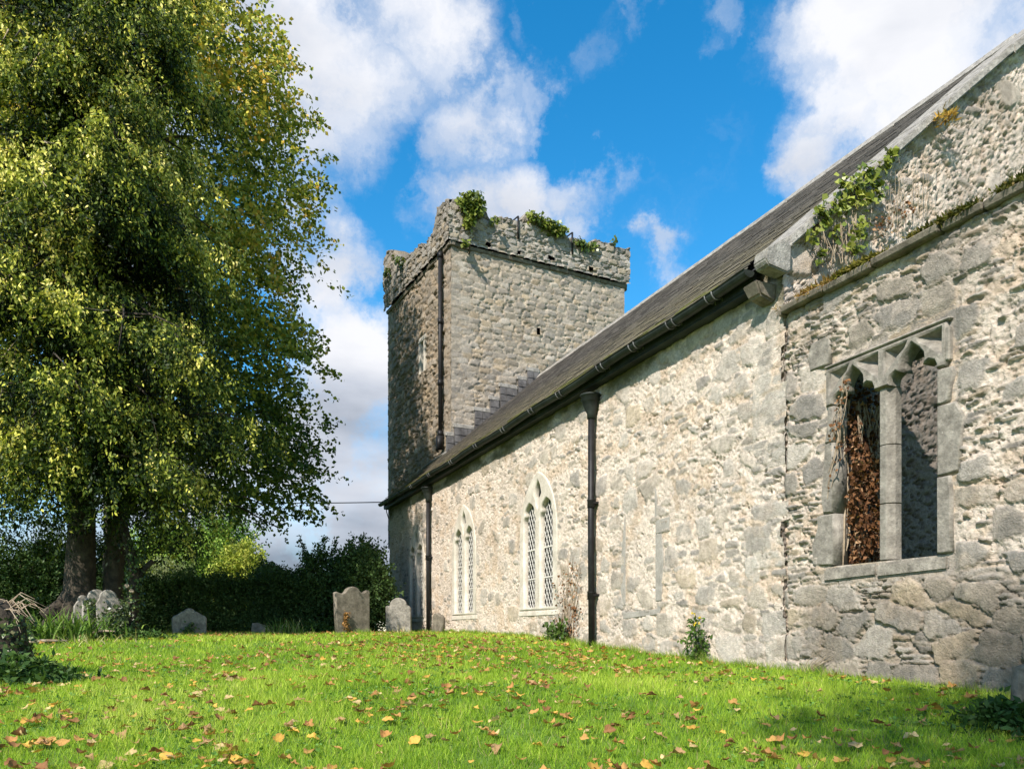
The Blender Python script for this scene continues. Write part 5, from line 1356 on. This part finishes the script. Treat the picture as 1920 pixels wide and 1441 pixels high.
def twigs_at_wall():
    mb = MB(); r = np.random.default_rng(2)
    for i in range(14):
        p = pxw(1510 + r.random() * 20, 1270); p[2] = gpt(p) + .01; p[0] -= .06
        q = pxw(1530 + r.random() * 40, 1215 + r.random() * 30); q[0] -= .04
        mb.tube([tuple(p), tuple((p + q) / 2 + np.array([-.02, 0, .015 * r.normal()])), tuple(q)], [.005, .004, .002], 4, False)
    o = link('dry_twigs', mb.mesh('dry_twigs'), M['deadwood']); tag(o, 'spray of dry twigs leaning at the foot of the ruined wall', 'twigs')
twigs_at_wall()

def strap_plant(name, label, px, z, n, h, w, stops, seed, spread=.6, lean=.9):
    """clump of long arching strap leaves"""
    r = np.random.default_rng(seed); p = np.array(at(px, z)); V = []; F = []; Cc = []
    for i in range(n):
        a = r.uniform(0, 6.28); o = np.array([math.cos(a), math.sin(a), 0]); sd_ = np.array([-o[1], o[0], 0])
        c = p + np.array([r.normal(0, spread * .5), r.normal(0, spread * .4), 0]); c[2] = gpt(c) - .02
        H = h * r.uniform(.5, 1.1); ln = lean * r.uniform(.15, 1.0) * H; bend = r.uniform(.0, .55)
        col = palette(1, r, stops)[0]; i0 = len(V)
        for k, t in enumerate((0, .3, .6, .85, 1)):
            q = c + o * ln * t ** 1.5 + np.array([0, 0, H * (t - bend * t ** 3)]); ww = w * (1 - t ** 2.2) * .5 + .001
            V += [q - sd_ * ww, q + sd_ * ww]; Cc += [col, col]
        for k in range(4): F.append((i0 + 2 * k, i0 + 2 * k + 1, i0 + 2 * k + 3, i0 + 2 * k + 2))
    root = thing(name, label, 'plant', (p[0], p[1], gpt(p)))
    link('leaves', mesh_np('leaves', V, F, np.array(Cc)), M['leaf'], root)
STRAP = [(.05, .10, .02), (.11, .20, .03), (.19, .27, .05), (.45, .38, .19), (.55, .46, .29)]
strap_plant('strap_leaf_plant', 'big clump of arching strap leaves in front of the conifer trunk', 112, 13.6, 300, .66, .032, STRAP[:3], 3, .62)
strap_plant('strap_leaf_plant', 'withered straw coloured strap leaves flopping before the ivy covered gravestones', 165, 13.2, 60, .26, .024, STRAP[2:], 4, .75, 1.6)
strap_plant('strap_leaf_plant', 'dull grassy tuft in front of the hedge by the broken slab', 535, 17.3, 170, .42, .022, STRAP[:4], 5, .42)
strap_plant('strap_leaf_plant', 'dry grass wisps at the foot of the pale headstone by the church corner', 752, 18.6, 40, .25, .010, STRAP[2:], 6, .25, .5)
strap_plant('strap_leaf_plant', 'sparse green blades left of the squat headstone', 310, 16.6, 45, .24, .018, STRAP[:4], 7, .3)

def ivy_stem():
    p = at(247, 15.6); gz = gpt(p)
    root = thing('ivy_clad_stump', 'slender ivy clad dead trunk with pale cut ends, right of the headstone cluster', 'stump', (p[0], p[1], gz))
    mb = MB(); mb.tube([(p[0] - .05, p[1], gz - .1), (p[0], p[1], gz + .4), (p[0] + .06, p[1], gz + 1.3), (p[0] - .15, p[1], gz + 2.2)], [.17, .12, .10, .07], 9, True, .1)
    mb.tube([(p[0] + .05, p[1], gz + .95), (p[0] + .22, p[1] - .05, gz + 1.35), (p[0] + .38, p[1] - .1, gz + 1.5)], [.07, .06, .05], 7)
    link('trunk', mb.mesh('trunk'), M['bark'], root)
    cut = MB()
    for (dx, h) in ((-.06, .98), (.02, .88)): cut.tube([(p[0] + dx, p[1] - .10, gz + h), (p[0] + dx - .02, p[1] - .19, gz + h + .02)], [.045, .042], 9)
    link('cut_end', cut.mesh('cut_end'), M['deadwood'], root)
    r = np.random.default_rng(4); n = 900; h = r.random(n) * 1.9; a = r.uniform(0, 6.28, n); rad = .14 + .05 * r.random(n)
    P = np.stack([p[0] + np.cos(a) * rad + .05 * h, p[1] + np.sin(a) * rad, gz + h], -1)
    D = r.normal(0, .6, (n, 3)); D[:, 2] -= .5
    link('ivy', leaf_mesh('ivy', P, D, np.stack([np.cos(a), np.sin(a), .4 + 0 * a], -1), .06 * (.6 + .8 * r.random(n)), .05 * (.6 + .8 * r.random(n)), palette(n, r, DK + [(.12, .16, .03)])), M['ivy'], root)
ivy_stem()
def stump():
    p = at(2, 8.2); gz = gpt(p); r = np.random.default_rng(6)
    root = thing('tree_stump', 'mossy old stump topped with bare twigs at the left edge of the lawn', 'stump', (p[0], p[1], gz))
    mb = MB()
    mb.tube([(p[0], p[1], gz - .1), (p[0], p[1], gz + .12), (p[0] - .02, p[1], gz + .4), (p[0] - .04, p[1], gz + .62), (p[0] - .1, p[1], gz + .78)], [.42, .30, .23, .24, .12], 16, True, .14)
    for k in range(5):
        a = k * 1.3; mb.tube([(p[0], p[1], gz + .2), (p[0] + math.cos(a) * .35, p[1] + math.sin(a) * .35, gz + .06), (p[0] + math.cos(a) * .55, p[1] + math.sin(a) * .55, gz - .04)], [.16, .11, .05], 8, True, .12)
    link('trunk', mb.mesh('trunk'), M['bark'], root)
    tw = MB(); ex = np.array([math.cos(PSI), -math.sin(PSI), 0])
    for i in range(60):
        c = np.array(p) + r.normal(0, .09, 3); c[2] = gz + .62 + .14 * r.random()
        d = ex * r.uniform(-.9, 1.0) + np.array([r.normal(0, .3), r.normal(0, .3), r.normal(.18, .2)]); d = unit(d); L = r.uniform(.18, .40)
        tw.tube([tuple(c), tuple(c + d * L * .5 + np.array([0, 0, .03])), tuple(c + d * L + np.array([0, 0, -.10 - .12 * r.random()]))], [.009, .006, .002], 4, False)
    o = link('twigs', tw.mesh('twigs'), M['deadwood'], root); o['kind'] = 'stuff'
    n = 1100; a = r.uniform(0, 6.28, n); h = r.random(n) * .65; rad = .27 + .05 * r.random(n)
    P = np.stack([p[0] + np.cos(a) * rad, p[1] + np.sin(a) * rad, gz + h], -1)
    link('moss_and_ivy', leaf_mesh('moss_and_ivy', P, r.normal(0, .6, (n, 3)) + np.array([0, 0, -.5]), np.stack([np.cos(a), np.sin(a), .4 + 0 * a], -1) + r.normal(0, .4, (n, 3)), .045 * (.5 + r.random(n)), .04 * (.5 + r.random(n)), palette(n, r, DK + [(.12, .10, .05)])), M['ivy'], root)
stump()
def low_weeds(name, label, px, z, w, d, h, n, seed, stops, L=.075):
    r = np.random.default_rng(seed); c = np.array(at(px, z)); ex = np.array([math.cos(PSI), -math.sin(PSI), 0]); ez = np.array([math.sin(PSI), math.cos(PSI), 0])
    B = c + ex * (r.normal(0, .5, n) * w)[:, None] + ez * (r.normal(0, .5, n) * d)[:, None]
    dd = np.hypot((B - c) @ ex / w, (B - c) @ ez / d)
    B[:, 2] = ground(B[:, 0], B[:, 1]) + h * r.random(n) * np.exp(-dd * dd * 1.2)
    T = r.normal(0, .7, (n, 3)); T[:, 2] += .6
    root = thing(name, label, 'weeds', (c[0], c[1], gpt(c)))
    link('leaves', sprays('leaves', B, T, r.uniform(.05, .15, n), 7, r, L, L * .45, stops, .4 + r.normal(0, .2, n), droop=.35, jit=.015), M['leaf'], root)
WEED = [(.02, .05, .012), (.04, .085, .018), (.08, .14, .03), (.13, .19, .05)]
low_weeds('weed_clump', 'leafy weeds spreading from the foot of the old stump', 45, 7.6, .42, .35, .22, 420, 3, WEED)
low_weeds('weed_clump', 'dark weeds around the leaning headstone in the bottom right corner', 1890, 5.0, .24, .22, .17, 260, 4, WEED[:3], .06)
low_weeds('weed_clump', 'green groundcover below the ivy covered gravestones', 225, 14.2, .75, .3, .14, 500, 5, WEED)
low_weeds('weed_clump', 'scrubby plants at the hedge foot between the squat and the tall headstone', 580, 18.6, .7, .3, .25, 420, 6, WEED[:3])

# sticks fallen near the strap plant
def stick(label, px, z, L, ang, r, h=.05):
    p = np.array(at(px, z)); p[2] = gpt(p) + h; d = np.array([math.cos(ang), -math.sin(ang), .06])
    mb = MB(); mb.tube([tuple(p - d * L / 2), tuple(p + np.array([0, .03, .02])), tuple(p + d * L / 2)], [r, r * .9, r * .5], 7, True, .1)
    tag(link('fallen_branch', mb.mesh('fallen_branch'), M['deadwood']), label, 'branch')
stick('bleached branch lying left of the strap leaf clump', 78, 13.0, .75, PSI - .3, .035)
stick('short pale stick lying in front of the ivy covered headstones', 195, 13.9, .42, PSI + .1, .025, .16)

# cable from the church corner
def cable():
    a = pxw(727, 941); a[0] = 5.95; b = np.array(at(60, 34)); b[2] = hz(938, 34) + .3
    mb = MB(); pts = []
    for t in np.linspace(0, 1, 24): q = lerp(a, b, t); q[2] -= .28 * 4 * t * (1 - t) * .6; pts.append(tuple(q))
    mb.tube(pts, .016, 6, False)
    tag(link('overhead_cable', mb.mesh('overhead_cable'), M['iron']), 'thin black cable strung from the far church corner towards the trees', 'cable')
    br = MB(); br.box((5.93, 23.80, 4.0), (.16, .04, .04)); br.tube([(5.90, 23.8, 4.02), (5.90, 23.8, 3.72), (5.97, 23.8, 3.5)], .014, 6); br.tube([(5.88, 23.8, 3.94), (5.88, 23.8, 4.06)], .035, 8)
    link('cable_bracket', br.mesh('cable_bracket'), M['iron'], church)
cable()

# ------------------------------------------------------------------ grass
def grass():
    r = np.random.default_rng(15); VV = []; CC = []
    for (z0, z1, den, h, w) in ((3.3, 4.6, 6200, .052, .0052), (4.6, 6.2, 4200, .052, .0062), (6.2, 8.5, 2300, .052, .0085), (8.5, 12, 1150, .052, .012), (12, 17, 560, .055, .018), (17, 21, 300, .055, .024)):
        A = (z1 - z0) * (z0 + z1) / 2 * 1.40; n = int(A * den)
        z = np.sqrt(r.uniform(z0 ** 2, z1 ** 2, n)); l = (r.random(n) * 1.42 - .72) * z
        x = l * math.cos(PSI) + z * math.sin(PSI); y = -l * math.sin(PSI) + z * math.cos(PSI)
        k = x < 5.96; x, y, z, l = x[k], y[k], z[k], l[k]; n = len(x)
        tuft = fbm(x * 3.2, y * 3.2, 12, 3); patch = fbm(x * .5, y * .5, 14, 3)
        # the worn, leaf-littered strip under the hedge carries little grass
        keep = r.random(n) < 1 - .85 * ss(16.6, 17.8, z + .5 * (tuft - .5)) * ss(-1.5, -3.0, l)
        x, y, z, l, tuft, patch = x[keep], y[keep], z[keep], l[keep], tuft[keep], patch[keep]; n = len(x)
        g = ground(x, y)
        hh = h * (.45 + .9 * r.random(n)) * (.28 + 1.5 * tuft) * (.8 + .4 * patch)
        a = r.uniform(0, 6.28, n); s = np.stack([np.cos(a), np.sin(a)], -1); ln = r.normal(0, .45, (n, 2)) * hh[:, None]
        ww = w * (.6 + .8 * r.random(n)) * .5
        P0 = np.stack([x - s[:, 0] * ww, y - s[:, 1] * ww, g - .004], -1); P1 = np.stack([x + s[:, 0] * ww, y + s[:, 1] * ww, g - .004], -1)
        P2 = np.stack([x + ln[:, 0], y + ln[:, 1], g + hh], -1)
        c = palette(n, r, [(.11, .21, .018), (.24, .38, .032), (.40, .50, .06), (.54, .58, .15)], .02 + .75 * patch + .45 * (tuft - .4) + r.normal(0, .16, n))
        dry = r.random(n) < .035; c[dry] = np.array([.38, .32, .14]) * (.7 + .5 * r.random(dry.sum()))[:, None]
        VV.append(np.stack([P0, P1, P2], 1).reshape(-1, 3)); CC.append(np.repeat(c, 3, 0))
    ft = []
    for k in range(9000):
        y_ = r.uniform(3.6, 23); ft.append((5.955 - abs(r.normal(0, .05)), y_))
    for (px, z_, hw) in ((661, 17, .45), (748, 19, .36), (821, 18.6, .25), (355, 16.6, .4), (492, 17.4, .3), (178, 14.9, .5), (1937, 5.3, .4)):
        c_ = at(px, z_)
        for k in range(260): u_ = r.uniform(-hw, hw); v_ = -.09 - abs(r.normal(0, .05)); ft.append((c_[0] + u_ * math.cos(PSI) + v_ * math.sin(PSI), c_[1] - u_ * math.sin(PSI) + v_ * math.cos(PSI)))
    ft = np.array(ft); n = len(ft); x, y = ft[:, 0], ft[:, 1]; g = ground(x, y); zz = y * math.cos(PSI) + x * math.sin(PSI)
    hh = .11 * (.3 + r.random(n)) * (.35 + 1.1 * fbm(x * 2.5, y * 2.5, 3, 3)); a = r.uniform(0, 6.28, n); ww = np.maximum(.0022, .00045 * zz); s = np.stack([np.cos(a), np.sin(a)], -1); ln = r.normal(0, .4, (n, 2)) * hh[:, None]; ln[:, 0] = np.where(x > 5, -np.abs(ln[:, 0]), ln[:, 0])
    c = palette(n, r, [(.10, .20, .018), (.22, .36, .032), (.40, .44, .10), (.50, .44, .22)], .1 + .9 * r.random(n) ** 2)
    VV.append(np.stack([np.stack([x - s[:, 0] * ww, y - s[:, 1] * ww, g - .004], -1), np.stack([x + s[:, 0] * ww, y + s[:, 1] * ww, g - .004], -1), np.stack([x + ln[:, 0], y + ln[:, 1], g + hh], -1)], 1).reshape(-1, 3)); CC.append(np.repeat(c, 3, 0))
    V = np.concatenate(VV); o = link('grass', mesh_np('grass', V, np.arange(len(V)).reshape(-1, 3), np.concatenate(CC)), M['grass'])
    tag(o, 'short bright green lawn grass', 'grass', None, 'stuff')
    # clover and small broad leaves among the blades
    n = 5200; z = np.sqrt(r.uniform(3.5 ** 2, 9 ** 2, n)); l = (r.random(n) * 1.4 - .7) * z; x = l * math.cos(PSI) + z * math.sin(PSI); y = -l * math.sin(PSI) + z * math.cos(PSI)
    k = (x < 5.9) & (fbm(x * 1.4, y * 1.4, 66, 3) > .53); x, y = x[k], y[k]; n = len(x)
    q = np.repeat(np.stack([x, y, ground(x, y) + .022 + .018 * r.random(n)], -1), 3, 0); m_ = len(q)
    D = r.normal(0, 1, (m_, 3)); D[:, 2] *= .3; Nn = r.normal(0, .35, (m_, 3)); Nn[:, 2] += 1
    tag(link('clover', leaf_mesh('clover', q, D, Nn, np.full(m_, .026), np.full(m_, .024), palette(m_, r, [(.05, .12, .02), (.09, .19, .035), (.15, .26, .06)])), M['leaf']), 'small clover leaves in patches among the grass', 'clover', None, 'stuff')
grass()

# ------------------------------------------------------------------ fallen leaves
def leaf_shape(seed):
    r = np.random.default_rng(seed); n = 22; V = [(0, 0, .0)]
    lob = r.integers(3, 6)
    for i in range(n):
        a = 2 * math.pi * i / n; rad = (.36 + .14 * abs(math.cos(a * lob / 2 + .3))) * (1 + .35 * math.cos(a)) * r.uniform(.88, 1.1); V.append((rad * math.cos(a), rad * .82 * math.sin(a), 0))
    for i in range(n): V.append(tuple(np.array(V[1 + i]) * .5))
    V = np.array(V); kx, ky, tw = r.uniform(-1.0, 1.0), r.uniform(.2, 2.0), r.uniform(-.7, .7)
    z = ky * V[:, 1] ** 2 + kx * V[:, 0] ** 2 * .6 + tw * V[:, 0] * V[:, 1] + .05 * np.sin(V[:, 0] * 14 + seed) * np.abs(V[:, 1]) * 3
    V[:, 2] = z
    F = []
    for i in range(n):
        j = (i + 1) % n; F.append((1 + i, 1 + j, 1 + n + j, 1 + n + i)); F.append((1 + n + i, 1 + n + j, 0, 0))
    return V, F
LEAFC = [(.58, .32, .10), (.42, .21, .07), (.66, .46, .22), (.25, .12, .05), (.66, .38, .08), (.50, .30, .14)]
LNAME = ['curled tan fallen leaf lying on the grass', 'brown fallen leaf lying on the grass', 'pale buff fallen leaf lying on the grass', 'dark chestnut fallen leaf lying on the grass', 'yellow fallen leaf lying on the grass', 'dull ochre fallen leaf lying on the grass']
def fallen_leaves():
    r = np.random.default_rng(44); protos = []
    for s in range(18):
        V, F = leaf_shape(s); me = bpy.data.meshes.new('fallen_leaf')
        me.from_pydata([tuple(v) for v in V], [], [f if f[2] != f[3] else f[:3] for f in F])
        for p in me.polygons: p.use_smooth = True
        cl = s % 6; c = np.array(LEAFC[cl]) * r.uniform(.62, 1.0)
        a = me.color_attributes.new('Col', 'FLOAT_COLOR', 'POINT'); cc = np.ones((len(V), 4), dtype=np.float32)
        rad = np.hypot(V[:, 0], V[:, 1]); cc[:, :3] = c * (1.15 - .55 * ss(.2, .5, rad) * r.random(len(V)))[:, None]
        a.data.foreach_set('color', cc.ravel()); me.materials.append(M['dryleaf']); protos.append((me, cl, V, F, cc))
    # scatter
    n = 10500; z = 3.6 + 15.2 * r.random(n) ** 1.15; l = (r.random(n) * 1.42 - .72) * z
    x = l * math.cos(PSI) + z * math.sin(PSI); y = -l * math.sin(PSI) + z * math.cos(PSI)
    w = .16 + .5 * ss(.48, .66, fbm(x * .9, y * .9, 19, 3)) + 1.7 * np.exp(-(((l + .7) / 1.7) ** 2 + ((z - 12.0) / 2.4) ** 2)) + .5 * ss(14, 17, z) * (l < -1) + .9 * ss(16.2, 17.2, z) * (l < -2.5) + .35 * (fbm(x * 1.1, y * 1.1, 9, 3) > .55)
    k = (x < 5.85) & (r.random(n) < w * .62); x, y, z = x[k], y[k], z[k]
    o_ = np.argsort(z); x, y, z = x[o_], y[o_], z[o_]; g = ground(x, y)
    VV = []; FF = []; CC = []; off = 0
    for i in range(len(x)):
        s = int(r.integers(0, 18)); me, cl, V, F, cc = protos[s]; size = r.uniform(.042, .098)
        rot = Matrix.Rotation(r.uniform(0, 6.28), 4, 'Z') @ Matrix.Rotation(r.normal(0, .22), 4, 'X') @ Matrix.Rotation(r.normal(0, .2), 4, 'Y')
        Mx = Matrix.Translation((x[i], y[i], g[i] + .034 + .012 * r.random())) @ rot @ Matrix.Diagonal((size, size, size, 1))
        if i < 300:
            o = bpy.data.objects.new('fallen_leaf', me); o.matrix_world = Mx; C.objects.link(o)
            tag(o, LNAME[cl], 'leaf', 'fallen leaves scattered over the lawn')
        else:
            m3 = np.array(Mx)[:3]; VV.append(V @ m3[:, :3].T + m3[:, 3]); FF.append(np.array(F) + off); CC.append(cc[:, :3]); off += len(V)
    F = np.concatenate(FF); V = np.concatenate(VV)
    tri = F[:, 2] == F[:, 3]; F2 = F.copy()
    me = bpy.data.meshes.new('leaf_litter'); me.from_pydata(V.tolist(), [], [tuple(f[:3]) if t else tuple(f) for f, t in zip(F2.tolist(), tri)])
    a = me.color_attributes.new('Col', 'FLOAT_COLOR', 'POINT'); c4 = np.ones((len(V), 4), dtype=np.float32); c4[:, :3] = np.concatenate(CC); a.data.foreach_set('color', c4.ravel())
    tag(link('leaf_litter', me, M['dryleaf']), 'scattered autumn leaves further off across the lawn', 'leaves', None, 'stuff')
fallen_leaves()

def shade_tree():
    rng = np.random.default_rng(61); bx, by, _ = lz(-2.2, -6.9); bz = -1.0
    root = thing('shade_tree', 'thin crowned tree behind the viewer, its shade dappling the near right lawn', 'tree', (bx, by, bz))
    n = 620; v = unit(rng.normal(0, 1, (n, 3))) * (rng.random(n) ** .4)[:, None]
    B = np.array([bx, by, bz + 11.3]) + v * np.array([2.2, 2.2, 1.6])
    link('crown', sprays('crown', B, v + np.array([0, 0, -.2]), rng.uniform(.4, .8, n), 16, rng, .12, .09, MID, np.full(n, .4), jit=.1), M['leaf'], root)
    sp = [([(bx, by, bz), (bx, by, bz + 4), (bx + .1, by, bz + 12.5)], [.2, .15, .03])]
    for i in range(12):
        a = i * 2.4; sp.append(([(bx, by, bz + 9 + i * .2), (bx + math.cos(a), by + math.sin(a), bz + 10.2 + i * .2), (bx + 2 * math.cos(a), by + 2 * math.sin(a), bz + 10.8 + i * .2)], [.05, .03, .01]))
    link('trunk', limbs('trunk', sp, 6), M['bark'], root)
shade_tree()
